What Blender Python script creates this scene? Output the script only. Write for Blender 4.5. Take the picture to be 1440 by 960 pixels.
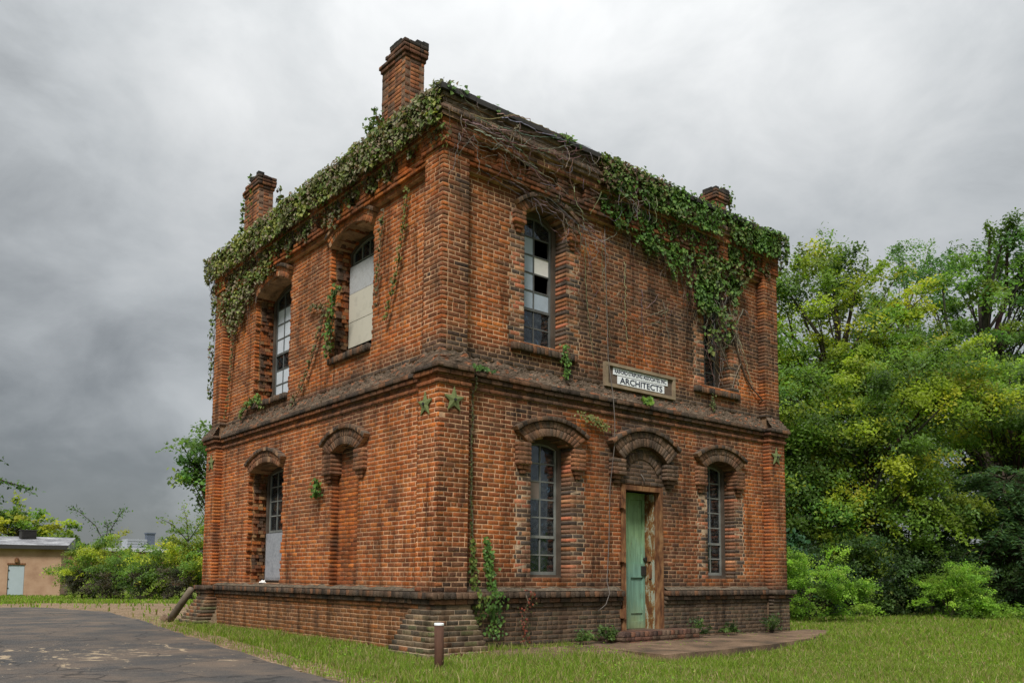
import bpy, math, random
import numpy as np
from mathutils import Vector, Matrix, noise

C = bpy.context.scene.collection
R_ = math.radians
for o in list(bpy.data.objects):
    bpy.data.objects.remove(o)
sc = bpy.context.scene

# ------------------------------------------------------------------ camera
CX, CY, CZ, YAW, PIT, ROL, FPX, PY = -6.827, -9.833, 1.011, 0.69148, 0.09277, 0.006836, 1197.2, 699.5
fw = Vector((math.sin(YAW)*math.cos(PIT), math.cos(YAW)*math.cos(PIT), math.sin(PIT)))
r0 = Vector((math.cos(YAW), -math.sin(YAW), 0)); u0_ = r0.cross(fw)
rr = r0*math.cos(ROL) + u0_*math.sin(ROL); uu = -r0*math.sin(ROL) + u0_*math.cos(ROL)
cam = bpy.data.cameras.new('camera'); co = bpy.data.objects.new('camera', cam); C.objects.link(co)
M4 = Matrix((rr, uu, -fw)).transposed().to_4x4(); M4.translation = (CX, CY, CZ)
co.matrix_world = M4
cam.sensor_width = 36; cam.lens = FPX/1440*36; cam.shift_y = (PY-480)/1440
cam.clip_start = .05; cam.clip_end = 3000
sc.camera = co
CAMP = np.array((CX, CY, CZ))

# ------------------------------------------------------------------ light and sky
SUN_EL, SUN_AZ = R_(48), R_(232)      # azimuth clockwise from +Y: behind the camera
EXPOSURE = 1.25
sun = bpy.data.lights.new('sun', 'SUN'); sun.energy = 1.5; sun.angle = R_(14); sun.color = (1, .96, .9)
so = bpy.data.objects.new('sun', sun); C.objects.link(so)
sd = Vector((math.sin(SUN_AZ)*math.cos(SUN_EL), math.cos(SUN_AZ)*math.cos(SUN_EL), math.sin(SUN_EL)))
so.rotation_euler = (-sd).to_track_quat('-Z', 'Y').to_euler()
sc.view_settings.view_transform = 'Standard'; sc.view_settings.look = 'None'
sc.view_settings.exposure = EXPOSURE; sc.view_settings.gamma = 1
sc.cycles.max_bounces = 6; sc.cycles.transparent_max_bounces = 8
sc.cycles.sample_clamp_indirect = 4

class NT:
    """small helper to write node trees"""
    def __init__(s, tree): s.t = tree; s.n = tree.nodes; s.l = tree.links
    def add(s, typ, ins=None, **kw):
        n = s.n.new(typ)
        for k, v in kw.items(): setattr(n, k, v)
        for k, v in (ins or {}).items():
            sock = n.inputs[k]
            if hasattr(v, 'bl_rna') and isinstance(v, bpy.types.NodeSocket): s.l.new(v, sock)
            else: sock.default_value = v
        return n
    def math(s, op, a, b=0.0, c=None, clamp=False):
        d = {0: a, 1: b}
        if c is not None: d[2] = c
        return s.add('ShaderNodeMath', d, operation=op, use_clamp=clamp).outputs[0]
    def noise(s, vec, scale, detail=4, rough=.55, dist=0.0):
        return s.add('ShaderNodeTexNoise', {'Vector': vec, 'Scale': scale, 'Detail': detail, 'Roughness': rough, 'Distortion': dist}).outputs['Fac']
    def ramp(s, fac, stops, interp='LINEAR'):
        n = s.add('ShaderNodeValToRGB', {'Fac': fac}); cr = n.color_ramp; cr.interpolation = interp
        while len(cr.elements) < len(stops): cr.elements.new(.5)
        for e, (p, c) in zip(cr.elements, stops):
            e.position = p; e.color = (c, c, c, 1) if isinstance(c, (int, float)) else (*c, 1)
        return n.outputs['Color']
    def mix(s, fac, a, b, mode='MIX'):
        n = s.add('ShaderNodeMix', data_type='RGBA', blend_type=mode)
        for i, v in ((0, fac), (6, a), (7, b)):
            if isinstance(v, bpy.types.NodeSocket): s.l.new(v, n.inputs[i])
            else: n.inputs[i].default_value = v if i == 0 else ((*v, 1) if len(v) == 3 else v)
        return n.outputs[2]
    def vscale(s, v, sc_): return s.add('ShaderNodeMapping', {'Vector': v, 'Scale': sc_}).outputs[0]

w = bpy.data.worlds.new('World'); sc.world = w; w.use_nodes = True
t = NT(w.node_tree); t.n.clear()
tc = t.add('ShaderNodeTexCoord').outputs['Generated']
sky = t.add('ShaderNodeTexSky', sky_type='NISHITA', sun_disc=False, sun_elevation=SUN_EL, sun_rotation=SUN_AZ)
sky.altitude = 100
bg1 = t.add('ShaderNodeBackground', {'Color': sky.outputs[0], 'Strength': .08})
sep = t.add('ShaderNodeSeparateXYZ', {0: tc})
pv = t.vscale(tc, (1, 1, 1.5))
n1 = t.noise(pv, 2.3, 3, .5, .2)
n2 = t.noise(pv, 6.5, 7, .56, .25)
def lobe(px, py, pw):
    d = (fw + rr*((px-720)/FPX) + uu*((PY-py)/FPX)).normalized()
    dt = t.add('ShaderNodeVectorMath', {0: tc, 1: tuple(d)}, operation='DOT_PRODUCT').outputs['Value']
    return t.math('POWER', t.math('MAXIMUM', dt, 0.0), pw)
elev = t.math('MAXIMUM', sep.outputs[2], 0.0)
lum = t.math('ADD', .21, t.math('MULTIPLY', elev, .42))
lum = t.math('ADD', lum, t.math('MULTIPLY', lobe(790, 60, 12), .34))
lum = t.math('ADD', lum, t.math('MULTIPLY', lobe(480, 330, 50), .16))
lum = t.math('ADD', lum, t.math('MULTIPLY', lobe(1110, 110, 160), .14))
lum = t.math('ADD', lum, t.math('MULTIPLY', t.math('SUBTRACT', n1, .5), .62))
lum = t.math('ADD', lum, t.math('MULTIPLY', t.math('SUBTRACT', n2, .5), .64))
lum = t.math('MAXIMUM', lum, .05)
ccol = t.ramp(lum, [(.0, (.125, .135, .141)), (.22, (.215, .228, .236)), (.5, (.46, .48, .49)), (.85, (.70, .71, .71)), (1, (.78, .78, .78))])
zen = t.math('ADD', .40, t.math('MULTIPLY', t.math('POWER', elev, 3.0), 1.15))   # overcast sky: brightest overhead
bg2 = t.add('ShaderNodeBackground', {'Color': ccol, 'Strength': zen})
mx = t.add('ShaderNodeMixShader', {0: .95, 1: bg1.outputs[0], 2: bg2.outputs[0]})
t.add('ShaderNodeOutputWorld', {0: mx.outputs[0]})

# ------------------------------------------------------------------ helpers
def tag(o, label=None, cat=None, group=None, kind=None):
    if label: o['label'] = label
    if cat: o['category'] = cat
    if group: o['group'] = group
    if kind: o['kind'] = kind
    return o
def thing(name, loc, label, cat, group=None):
    o = bpy.data.objects.new(name, None); o.empty_display_size = .2
    C.objects.link(o); o.location = loc
    return tag(o, label, cat, group)
def place(o, parent):
    if parent is not None:
        o.parent = parent
        off = Vector((0, 0, 0)); p = parent
        while p is not None: off += p.location; p = p.parent
        o.location = o.location - off
def mesh_np(name, V, F, mat, parent=None, col=None, smooth=False, origin=None, link=True):
    """V (n,3) world positions, F (m,k) array or list of lists"""
    V = np.asarray(V, dtype=np.float32)
    if origin is None: origin = (0, 0, 0) if parent is None else None
    if origin is None:
        origin = V.mean(0)
    origin = np.asarray(origin, dtype=np.float32)
    me = bpy.data.meshes.new(name)
    if isinstance(F, np.ndarray):
        k = F.shape[1]; m = len(F)
        me.vertices.add(len(V)); me.vertices.foreach_set('co', (V-origin).ravel())
        me.loops.add(m*k); me.loops.foreach_set('vertex_index', F.astype(np.int32).ravel())
        me.polygons.add(m); me.polygons.foreach_set('loop_start', np.arange(0, m*k, k, dtype=np.int32))
        me.polygons.foreach_set('loop_total', np.full(m, k, dtype=np.int32))
        me.update(calc_edges=True)
    else:
        me.from_pydata((V-origin).tolist(), [], F); me.update()
    if col is not None:
        ca = me.color_attributes.new('Col', 'FLOAT_COLOR', 'POINT')
        c4 = np.ones((len(V), 4), dtype=np.float32); c4[:, :3] = col
        ca.data.foreach_set('color', c4.ravel())
    if smooth: me.polygons.foreach_set('use_smooth', np.ones(len(me.polygons), dtype=bool))
    if mat is not None: me.materials.append(mat)
    o = bpy.data.objects.new(name, me); o.location = origin.tolist()
    if link: C.objects.link(o)
    place(o, parent)
    return o

def P(face, u, n, z): return (u, n, z) if face == 'R' else (n, u, z)
class MB:
    def __init__(s): s.v = []; s.f = []; s.c = []
    def add(s, vs, fs, col=(.5, .5, .5)):
        b = len(s.v); s.v += [tuple(v) for v in vs]; s.f += [[i+b for i in f] for f in fs]
        if isinstance(col, list): s.c += col
        else: s.c += [col]*len(vs)
    def box(s, x0, x1, y0, y1, z0, z1, col=(.5, .5, .5)):
        vs = [(x, y, z) for z in (z0, z1) for (x, y) in ((x0, y0), (x1, y0), (x1, y1), (x0, y1))]
        s.add(vs, [[3, 2, 1, 0], [4, 5, 6, 7], [0, 1, 5, 4], [1, 2, 6, 5], [2, 3, 7, 6], [3, 0, 4, 7]], col)
    def fbox(s, face, u0, u1, n0, n1, z0, z1, col=(.5, .5, .5)):
        if face == 'R': s.box(u0, u1, n0, n1, z0, z1, col)
        else: s.box(n0, n1, u0, u1, z0, z1, col)
    def ext(s, face, poly, n0, n1, col=(.5, .5, .5)):
        """extrude polygon [(u,z)] (ccw seen from outside on R) from n0 (outer) to n1"""
        k = len(poly)
        vs = [P(face, u, n0, z) for u, z in poly] + [P(face, u, n1, z) for u, z in poly]
        fs = [list(range(k)), list(range(2*k-1, k-1, -1))] + [[i, i+k, (i+1) % k+k, (i+1) % k] for i in range(k)]
        if face == 'L': fs = [f[::-1] for f in fs]
        s.add(vs, fs, col)
    def tube(s, pts, r, sides=5, col=(.5, .5, .5), taper=1.0, cap=True):
        pts = [Vector(p) for p in pts]; n = len(pts); vs = []; b = None
        rad = r if isinstance(r, (list, tuple)) else [r*(1+(taper-1)*i/max(1, n-1)) for i in range(n)]
        for i, p in enumerate(pts):
            d = (pts[min(i+1, n-1)]-pts[max(i-1, 0)])
            if d.length < 1e-9: d = Vector((0, 0, 1))
            d.normalize()
            if b is None: b = d.orthogonal().normalized()
            b = (b - d*b.dot(d))
            b = b.normalized() if b.length > 1e-6 else d.orthogonal().normalized()
            c_ = d.cross(b)
            for k in range(sides):
                a = 2*math.pi*k/sides
                vs.append(p + (b*math.cos(a)+c_*math.sin(a))*rad[i])
        fs = [[i*sides+k, i*sides+(k+1) % sides, (i+1)*sides+(k+1) % sides, (i+1)*sides+k] for i in range(n-1) for k in range(sides)]
        if cap: fs += [list(range(sides))[::-1], list(range((n-1)*sides, n*sides))]
        s.add(vs, fs, col)
    def build(s, name, mat, parent=None, smooth=False, origin=None, usecol=True):
        return mesh_np(name, s.v, s.f, mat, parent, np.array(s.c) if usecol else None, smooth, origin)

# ------------------------------------------------------------------ materials
def mat_new(name):
    m = bpy.data.materials.new(name); m.use_nodes = True
    t = NT(m.node_tree); t.n.clear()
    return m, t
def finish(t, col, rough, bump=None, bstr=.3, bdist=.01, spec=.3, metal=0.0, extra=None):
    d = {'Base Color': col, 'Roughness': rough, 'Specular IOR Level': spec, 'Metallic': metal}
    d.update(extra or {})
    if isinstance(col, tuple) and len(col) == 3: d['Base Color'] = (*col, 1)
    b = t.add('ShaderNodeBsdfPrincipled', d)
    if bump is not None:
        bn = t.add('ShaderNodeBump', {'Height': bump, 'Strength': bstr, 'Distance': bdist})
        t.l.new(bn.outputs[0], b.inputs['Normal'])
    t.add('ShaderNodeOutputMaterial', {0: b.outputs[0]})
    return b
def attr(t): return t.add('ShaderNodeAttribute', attribute_name='Col').outputs['Color']
def pos(t): return t.add('ShaderNodeNewGeometry').outputs['Position']

def m_brick():
    m, t = mat_new('brick'); p = pos(t); c = attr(t)
    f = t.noise(p, 38, 5, .65); g = t.noise(p, 7, 4, .6); h = t.noise(p, 120, 3, .6)
    c = t.mix(1.0, c, t.ramp(f, [(.28, .45), (.5, 1.0), (.75, 1.3)]), 'MULTIPLY')
    c = t.mix(t.ramp(g, [(.52, 0.0), (.72, .55)]), c, (.10, .072, .052))
    c = t.mix(t.ramp(t.noise(p, 55, 4, .6), [(.62, 0.0), (.74, .65)]), c, (.055, .042, .034))
    c = t.mix(t.ramp(t.noise(p, 80, 2, .5), [(.66, 0.0), (.74, .5)]), c, (.45, .33, .23))
    c = t.mix(1.0, c, t.ramp(t.noise(t.vscale(p, (2.4, 2.4, .3)), 1.9, 6, .6, .3), [(.33, .42), (.5, .95), (.66, 1.18)]), 'MULTIPLY')   # run-off streaks
    c = t.mix(t.ramp(t.noise(p, 1.35, 6, .68), [(.54, 0.0), (.68, .6)]), c, (.085, .052, .034))   # damp patches
    hh = t.math('ADD', f, t.math('MULTIPLY', h, .5))
    finish(t, c, .93, hh, .75, .010, .15); return m
def m_mortar():
    m, t = mat_new('mortar'); p = pos(t); c = attr(t)
    f = t.noise(p, 45, 4, .65); g = t.noise(p, 5, 4, .6)
    c = t.mix(1.0, c, t.ramp(f, [(.3, .6), (.55, 1.0), (.75, 1.2)]), 'MULTIPLY')
    c = t.mix(t.ramp(g, [(.5, 0.0), (.7, .6)]), c, (.17, .12, .085))
    c = t.mix(1.0, c, t.ramp(t.noise(t.vscale(p, (2.4, 2.4, .3)), 1.9, 6, .6, .3), [(.33, .45), (.5, .95), (.66, 1.15)]), 'MULTIPLY')
    c = t.mix(t.ramp(t.noise(p, 1.35, 6, .68), [(.54, 0.0), (.68, .65)]), c, (.12, .075, .048))
    finish(t, c, .95, f, .6, .01, .1); return m
def m_crust():
    m, t = mat_new('weathered_crust'); p = pos(t); c = attr(t)
    f = t.noise(p, 30, 6, .7); g = t.noise(p, 9, 5, .65)
    c = t.mix(1.0, c, t.ramp(f, [(.3, .35), (.5, .9), (.72, 1.5)]), 'MULTIPLY')
    c = t.mix(t.ramp(g, [(.5, 0.0), (.66, .7)]), c, (.05, .04, .03))
    c = t.mix(t.ramp(t.noise(p, 14, 4, .6), [(.6, 0.0), (.72, .6)]), c, (.16, .06, .03))
    c = t.mix(t.ramp(t.noise(p, 6, 4, .6), [(.62, 0.0), (.74, .45)]), c, (.07, .075, .03))
    finish(t, c, .97, t.math('ADD', f, g), .9, .03, .08); return m
def m_attr(name, rough=.8, ns=20, lo=.6, hi=1.25, bstr=.3, spec=.25, bd=.006, streak=None):
    m, t = mat_new(name); p = pos(t); c = attr(t)
    q = t.vscale(p, streak) if streak else p
    f = t.noise(q, ns, 5, .6)
    c = t.mix(1.0, c, t.ramp(f, [(.3, lo), (.7, hi)]), 'MULTIPLY')
    finish(t, c, rough, f, bstr, bd, spec); return m
def m_leaf(name, trans=.3, rough=.5, spec=.35):
    m, t = mat_new(name); c = attr(t)
    b = t.add('ShaderNodeBsdfPrincipled', {'Base Color': c, 'Roughness': rough, 'Specular IOR Level': spec})
    c2 = t.mix(1.0, c, (1.25, 1.35, .6), 'MULTIPLY')
    tr = t.add('ShaderNodeBsdfTranslucent', {'Color': c2})
    mx = t.add('ShaderNodeMixShader', {0: trans, 1: b.outputs[0], 2: tr.outputs[0]})
    t.add('ShaderNodeOutputMaterial', {0: mx.outputs[0]}); return m
def m_glass():
    m, t = mat_new('old_window_glass'); p = pos(t)
    f = t.noise(p, 5, 3, .5)
    bn = t.add('ShaderNodeBump', {'Height': f, 'Strength': .25, 'Distance': .02})
    gl = t.add('ShaderNodeBsdfGlossy', {'Color': (.8, .88, .95, 1), 'Roughness': .06, 'Normal': bn.outputs[0]})
    df = t.add('ShaderNodeBsdfDiffuse', {'Color': (.16, .18, .19, 1)})
    tr = t.add('ShaderNodeBsdfTransparent', {'Color': (.75, .8, .8, 1)})
    fr = t.add('ShaderNodeFresnel', {'IOR': 1.9, 'Normal': bn.outputs[0]})
    dirt = t.ramp(t.noise(p, 13, 5, .6), [(.45, .03), (.72, .32)])
    a = t.add('ShaderNodeMixShader', {0: dirt, 1: tr.outputs[0], 2: df.outputs[0]})
    b = t.add('ShaderNodeMixShader', {0: fr.outputs[0], 1: a.outputs[0], 2: gl.outputs[0]})
    t.add('ShaderNodeOutputMaterial', {0: b.outputs[0]}); return m
def m_rust_door():
    m, t = mat_new('rusty_pale_paint'); p = pos(t)
    q = t.vscale(p, (1, 1, .35)); f = t.noise(q, 9, 6, .65, .6); g = t.noise(p, 40, 5, .6)
    c = t.ramp(t.math('ADD', f, t.math('MULTIPLY', t.math('SUBTRACT', g, .5), .3)),
               [(.34, (.30, .34, .28)), (.44, (.32, .33, .25)), (.48, (.22, .12, .035)), (.56, (.13, .05, .018)), (.70, (.06, .025, .012))])
    finish(t, c, .75, g, .4, .006, .3); return m
def m_rust_frame():
    m, t = mat_new('rusted_steel'); p = pos(t)
    f = t.noise(t.vscale(p, (1, 1, .3)), 14, 5, .6); g = t.noise(p, 60, 4, .6)
    c = t.ramp(f, [(.3, (.06, .028, .016)), (.48, (.15, .065, .03)), (.62, (.26, .135, .06)), (.78, (.30, .22, .14))])
    finish(t, c, .85, g, .4, .005, .2); return m
def m_green_door():
    m, t = mat_new('faded_green_paint'); p = pos(t)
    sp = t.add('ShaderNodeSeparateXYZ', {0: p})
    f = t.noise(t.vscale(p, (1, 1, .5)), 5, 5, .6); g = t.noise(p, 35, 5, .65)
    hgt = t.math('MULTIPLY', t.math('ADD', sp.outputs[2], t.math('MULTIPLY', f, .9)), .33)
    c = t.ramp(hgt, [(.05, (.13, .11, .06)), (.20, (.23, .29, .16)), (.34, (.19, .33, .24)), (.50, (.18, .33, .26)), (.70, (.23, .37, .20)), (.95, (.20, .33, .16))])
    c = t.mix(t.ramp(g, [(.62, 0.0), (.72, .6)]), c, (.06, .07, .04))
    c = t.mix(1.0, c, t.ramp(t.noise(t.vscale(p, (1, 1, .09)), 26, 5, .65), [(.3, .62), (.6, 1.08)]), 'MULTIPLY')
    c = t.mix(t.ramp(t.noise(t.vscale(p, (1, 1, .3)), 11, 6, .7), [(.58, 0.0), (.70, .7)]), c, (.13, .09, .04))
    finish(t, c, .7, g, .2, .003, .25); return m
def m_wood(name, a, b, axis=(1, 1, .08), sc_=28):
    m, t = mat_new(name); p = pos(t)
    f = t.noise(t.vscale(p, axis), sc_, 5, .6, .4); g = t.noise(p, 4, 3, .5)
    c = t.mix(f, a, b); c = t.mix(t.ramp(g, [(.4, 0.0), (.7, .5)]), c, tuple(x*.4 for x in a))
    finish(t, c, .85, f, .5, .006, .2); return m
def m_ground():
    m, t = mat_new('lawn_soil'); p = pos(t)
    f = t.noise(p, .9, 6, .65); g = t.noise(p, 18, 5, .7); h = t.noise(p, 90, 3, .6)
    grass = t.ramp(t.math('ADD', t.math('MULTIPLY', g, .6), t.math('MULTIPLY', h, .4)), [(.3, (.05, .065, .015)), (.5, (.11, .14, .03)), (.72, (.21, .22, .07))])
    soil = t.ramp(g, [(.3, (.09, .06, .035)), (.7, (.22, .16, .10))])
    c = t.mix(t.ramp(f, [(.55, 0.0), (.72, .7)]), grass, soil)
    finish(t, c, .98, t.math('ADD', g, h), .7, .03, .05); return m
def m_gravel():
    m, t = mat_new('gravel_dirt'); p = pos(t)
    v = t.add('ShaderNodeTexVoronoi', {'Vector': p, 'Scale': 26}).outputs['Color']
    sv = t.add('ShaderNodeSeparateColor', {0: v}).outputs[0]
    f = t.noise(p, 1.2, 6, .65); g = t.noise(p, 30, 5, .7)
    c = t.ramp(t.math('ADD', t.math('MULTIPLY', sv, .5), t.math('MULTIPLY', g, .5)), [(.2, (.10, .065, .035)), (.5, (.21, .14, .085)), (.8, (.36, .27, .19))])
    c = t.mix(t.ramp(f, [(.5, 0.0), (.68, .65)]), c, (.085, .075, .03))
    finish(t, c, .95, t.math('ADD', sv, g), .6, .02, .1); return m
def m_asphalt():
    m, t = mat_new('worn_asphalt'); p = pos(t)
    v = t.add('ShaderNodeTexVoronoi', {'Vector': p, 'Scale': 60}).outputs['Distance']
    f = t.noise(p, .8, 6, .6); g = t.noise(p, 45, 5, .7)
    c = t.ramp(g, [(.3, (.034, .033, .033)), (.55, (.07, .066, .063)), (.78, (.15, .13, .11))])
    c = t.mix(t.ramp(f, [(.42, 0.0), (.66, .75)]), c, (.17, .125, .09))
    q = t.vscale(p, (1.5, .8, 1)); k = t.noise(q, 2.2, 8, .75, 1.2)
    dd = t.add('ShaderNodeVectorMath', {0: p, 1: (-3.9, 2.6, 0)}, operation='DISTANCE').outputs['Value']
    k = t.math('ADD', k, t.math('MULTIPLY', t.math('SUBTRACT', 1.0, t.math('MULTIPLY', dd, .26), None, True), .14))
    c = t.mix(t.ramp(k, [(.665, 0.0), (.70, .75)]), c, (.40, .31, .20))
    vor = t.add('ShaderNodeTexVoronoi', {'Vector': t.mix(.25, p, t.add('ShaderNodeTexNoise', {'Vector': p, 'Scale': 2.0}).outputs['Color']), 'Scale': .9}, feature='DISTANCE_TO_EDGE').outputs[0]
    c = t.mix(t.ramp(vor, [(.0, .8), (.012, 0.0)]), c, (.02, .02, .02))
    finish(t, c, .9, t.math('ADD', v, g), .5, .012, .25); return m
def m_concrete():
    m, t = mat_new('stained_concrete'); p = pos(t)
    f = t.noise(p, 1.6, 6, .65); g = t.noise(p, 40, 5, .65)
    c = t.ramp(f, [(.3, (.05, .04, .032)), (.5, (.15, .10, .065)), (.72, (.27, .18, .12))])
    c = t.mix(1.0, c, t.ramp(g, [(.3, .6), (.7, 1.3)]), 'MULTIPLY')
    c = t.mix(t.ramp(t.noise(p, 5, 5, .7), [(.6, 0.0), (.7, .7)]), c, (.07, .08, .03))
    finish(t, c, .95, g, .5, .01, .15); return m
def m_board(name, a, b, sc_, axis=(1, 1, 1)):
    m, t = mat_new(name); p = pos(t)
    f = t.noise(t.vscale(p, axis), sc_, 5, .6); g = t.noise(p, 6, 5, .6)
    c = t.mix(f, a, b); c = t.mix(t.ramp(g, [(.5, 0.0), (.75, .5)]), c, tuple(x*.6 for x in a))
    finish(t, c, .75, f, .25, .004, .25); return m
def m_ply():
    m, t = mat_new('grained_plywood'); p = pos(t)
    wv = t.add('ShaderNodeTexWave', {'Vector': t.vscale(p, (1, 1.5, .7)), 'Scale': 9, 'Distortion': 5, 'Detail': 3, 'Detail Scale': .7}, wave_type='RINGS', rings_direction='SPHERICAL').outputs['Fac']
    c = t.ramp(wv, [(.0, (.13, .13, .13)), (.35, (.40, .41, .42)), (.8, (.52, .53, .54))])
    c = t.mix(t.ramp(t.noise(p, 12, 4), [(.5, 0.0), (.8, .5)]), c, (.2, .19, .17))
    finish(t, c, .8, wv, .2, .003); return m
def m_plain(name, col, rough=.7, ns=18, var=.25, spec=.3, metal=0.0):
    m, t = mat_new(name); p = pos(t); f = t.noise(p, ns, 5, .6)
    c = t.mix(f, tuple(x*(1-var) for x in col), tuple(min(1, x*(1+var)) for x in col))
    finish(t, c, rough, f, .2, .004, spec, metal); return m
def m_stucco():
    m, t = mat_new('peach_stucco'); p = pos(t)
    f = t.noise(p, .7, 6, .65); g = t.noise(p, 25, 4, .6)
    c = t.ramp(f, [(.3, (.27, .16, .105)), (.5, (.40, .255, .17)), (.75, (.48, .33, .235))])
    finish(t, c, .95, g, .4, .01, .1); return m
def m_roofing():
    m, t = mat_new('patched_roofing'); p = pos(t)
    f = t.noise(t.vscale(p, (.4, .4, 1)), 1.5, 6, .7); g = t.noise(p, 5, 5, .7)
    c = t.ramp(t.math('ADD', t.math('MULTIPLY', f, .6), t.math('MULTIPLY', g, .4)), [(.35, (.06, .06, .065)), (.5, (.19, .19, .20)), (.65, (.46, .46, .47))])
    finish(t, c, .7, g, .3, .02); return m

MBRICK, MMORT, MCRUST = m_brick(), m_mortar(), m_crust()
MLEAF, MIVY, MGRASS = m_leaf('tree_leaf', .5, .5, .3), m_leaf('ivy_leaf', .25, .55, .25), m_leaf('grass_blade', .4, .65, .15)
MBARK = m_attr('bark', .95, 14, .5, 1.3, .8, .1, .03, (1, 1, .25))
MSTEM = m_attr('dry_vine_stem', .9, 30, .7, 1.2, .2, .1)
MGLASS, MRUSTD, MRUSTF, MGREEN = m_glass(), m_rust_door(), m_rust_frame(), m_green_door()
MFRAME = m_wood('dark_weathered_wood', (.055, .042, .032), (.135, .108, .085))
MSASH = m_wood('grey_painted_sash', (.13, .135, .125), (.28, .29, .265))
MSASHD = m_wood('dark_sash', (.07, .072, .07), (.16, .165, .16))
MSIGNW = m_wood('grey_sign_wood', (.20, .145, .09), (.36, .28, .19), (.12, 1, 1), 30)
MSIGNB = m_wood('brown_sign_board', (.10, .07, .05), (.17, .125, .095), (.2, 1, 1), 20)
MWHITE = m_plain('white_sign_paint', (.80, .82, .84), .6, 10, .06)
MBLACK = m_plain('dark_lettering', (.02, .025, .05), .6, 10, .1)
MGROUND, MGRAVEL, MASPH, MCONC = m_ground(), m_gravel(), m_asphalt(), m_concrete()
MSTAR = m_plain('green_painted_iron', (.15, .175, .07), .85, 30, .45, .15)
MDARK = m_plain('dark_interior', (.02, .02, .02), .9)
MBOARD = m_board('cream_board', (.47, .44, .36), (.56, .53, .45), 6)
MOSB = m_board('grey_osb_board', (.11, .12, .14), (.42, .44, .47), 34, (1, 1, .6))
MPLY = m_ply()
MMETAL = m_plain('dark_roof_metal', (.035, .032, .030), .65, 12, .4)
MIRON = m_plain('black_iron', (.03, .028, .025), .6, 30, .3)
MCURT = m_plain('grey_curtain', (.50, .52, .55), .9, 20, .12)
MPOST = m_wood('rusty_brown_post', (.06, .03, .02), (.15, .075, .05), (1, 1, .1), 24)
MLOG = m_wood('grey_log', (.09, .072, .05), (.22, .18, .13), (1, .3, .3), 20)
MCABLE = m_plain('grey_cable', (.15, .13, .115), .8)

# ------------------------------------------------------------------ brick engine
rng = random.Random(7)
W, L = 8.22, 8.64
CO = .0695           # course height
JT = .0135            # joint
def nz(x, y, z): return noise.noise(Vector((x, y, z)))   # about -1..1
HOODS = {'R': [(2.06, 3.2, .85), (6.38, 3.2, .85), (4.2, 3.15, 1.15), (2.02, 6.85, .6), (6.42, 6.85, .6)],
         'L': [(2.66, 3.2, .85), (5.75, 3.2, .85), (2.7, 6.95, .6), (5.75, 6.9, .6)]}
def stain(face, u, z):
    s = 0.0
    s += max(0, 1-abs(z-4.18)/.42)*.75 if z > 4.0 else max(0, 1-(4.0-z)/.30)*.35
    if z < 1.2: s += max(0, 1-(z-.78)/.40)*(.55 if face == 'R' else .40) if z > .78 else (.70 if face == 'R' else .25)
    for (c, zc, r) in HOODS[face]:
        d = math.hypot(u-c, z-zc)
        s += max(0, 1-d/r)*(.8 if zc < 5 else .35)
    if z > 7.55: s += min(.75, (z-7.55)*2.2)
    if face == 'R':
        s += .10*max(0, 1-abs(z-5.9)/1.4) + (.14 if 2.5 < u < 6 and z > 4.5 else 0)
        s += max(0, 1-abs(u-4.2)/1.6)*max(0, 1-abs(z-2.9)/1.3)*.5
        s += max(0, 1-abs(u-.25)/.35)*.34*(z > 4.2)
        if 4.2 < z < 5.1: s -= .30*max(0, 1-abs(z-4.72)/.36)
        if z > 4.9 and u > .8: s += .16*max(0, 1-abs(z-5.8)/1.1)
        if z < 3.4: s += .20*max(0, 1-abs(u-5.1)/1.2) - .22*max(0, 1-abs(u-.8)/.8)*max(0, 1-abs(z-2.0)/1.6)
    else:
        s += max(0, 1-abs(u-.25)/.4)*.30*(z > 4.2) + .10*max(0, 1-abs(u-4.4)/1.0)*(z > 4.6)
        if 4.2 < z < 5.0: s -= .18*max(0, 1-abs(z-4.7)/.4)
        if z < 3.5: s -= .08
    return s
PAL_OR = [(0.419, 0.113, 0.024), (0.449, 0.13, 0.029), (0.38, 0.098, 0.023), (0.47, 0.147, 0.035), (0.389, 0.113, 0.032), (0.33, 0.088, 0.024)]
PAL_DK = [(0.076, 0.045, 0.03), (0.061, 0.038, 0.028), (0.094, 0.053, 0.034), (0.115, 0.056, 0.032)]
PAL_PATCH = [(.24, .10, .05), (.30, .12, .05), (.20, .10, .06), (.38, .125, .065), (.42, .155, .08), (.09, .062, .048), (.075, .055, .045), (.13, .08, .055), (.10, .07, .05), (.26, .12, .07), (.42, .20, .10), (.10, .075, .06)]
def lerp3(a, b, k): return tuple(x+(y-x)*k for x, y in zip(a, b))
def brick_col(face, u, z, zone=None):
    if zone == 'patch':
        c = rng.choice(PAL_PATCH); k = rng.uniform(.8, 1.15)
        return lerp3(tuple(x*k for x in c), (.07, .055, .045), min(.6, max(0, stain(face, u, z)-.25)))
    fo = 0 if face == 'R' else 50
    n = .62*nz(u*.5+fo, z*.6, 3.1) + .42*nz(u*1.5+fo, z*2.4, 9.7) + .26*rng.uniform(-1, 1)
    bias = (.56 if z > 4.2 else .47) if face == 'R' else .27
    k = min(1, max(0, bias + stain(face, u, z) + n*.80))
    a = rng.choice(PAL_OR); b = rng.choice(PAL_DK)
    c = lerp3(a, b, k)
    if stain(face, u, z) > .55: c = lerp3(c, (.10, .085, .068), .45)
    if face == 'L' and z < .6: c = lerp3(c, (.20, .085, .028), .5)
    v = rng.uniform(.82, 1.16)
    return tuple(x*v for x in c)
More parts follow.
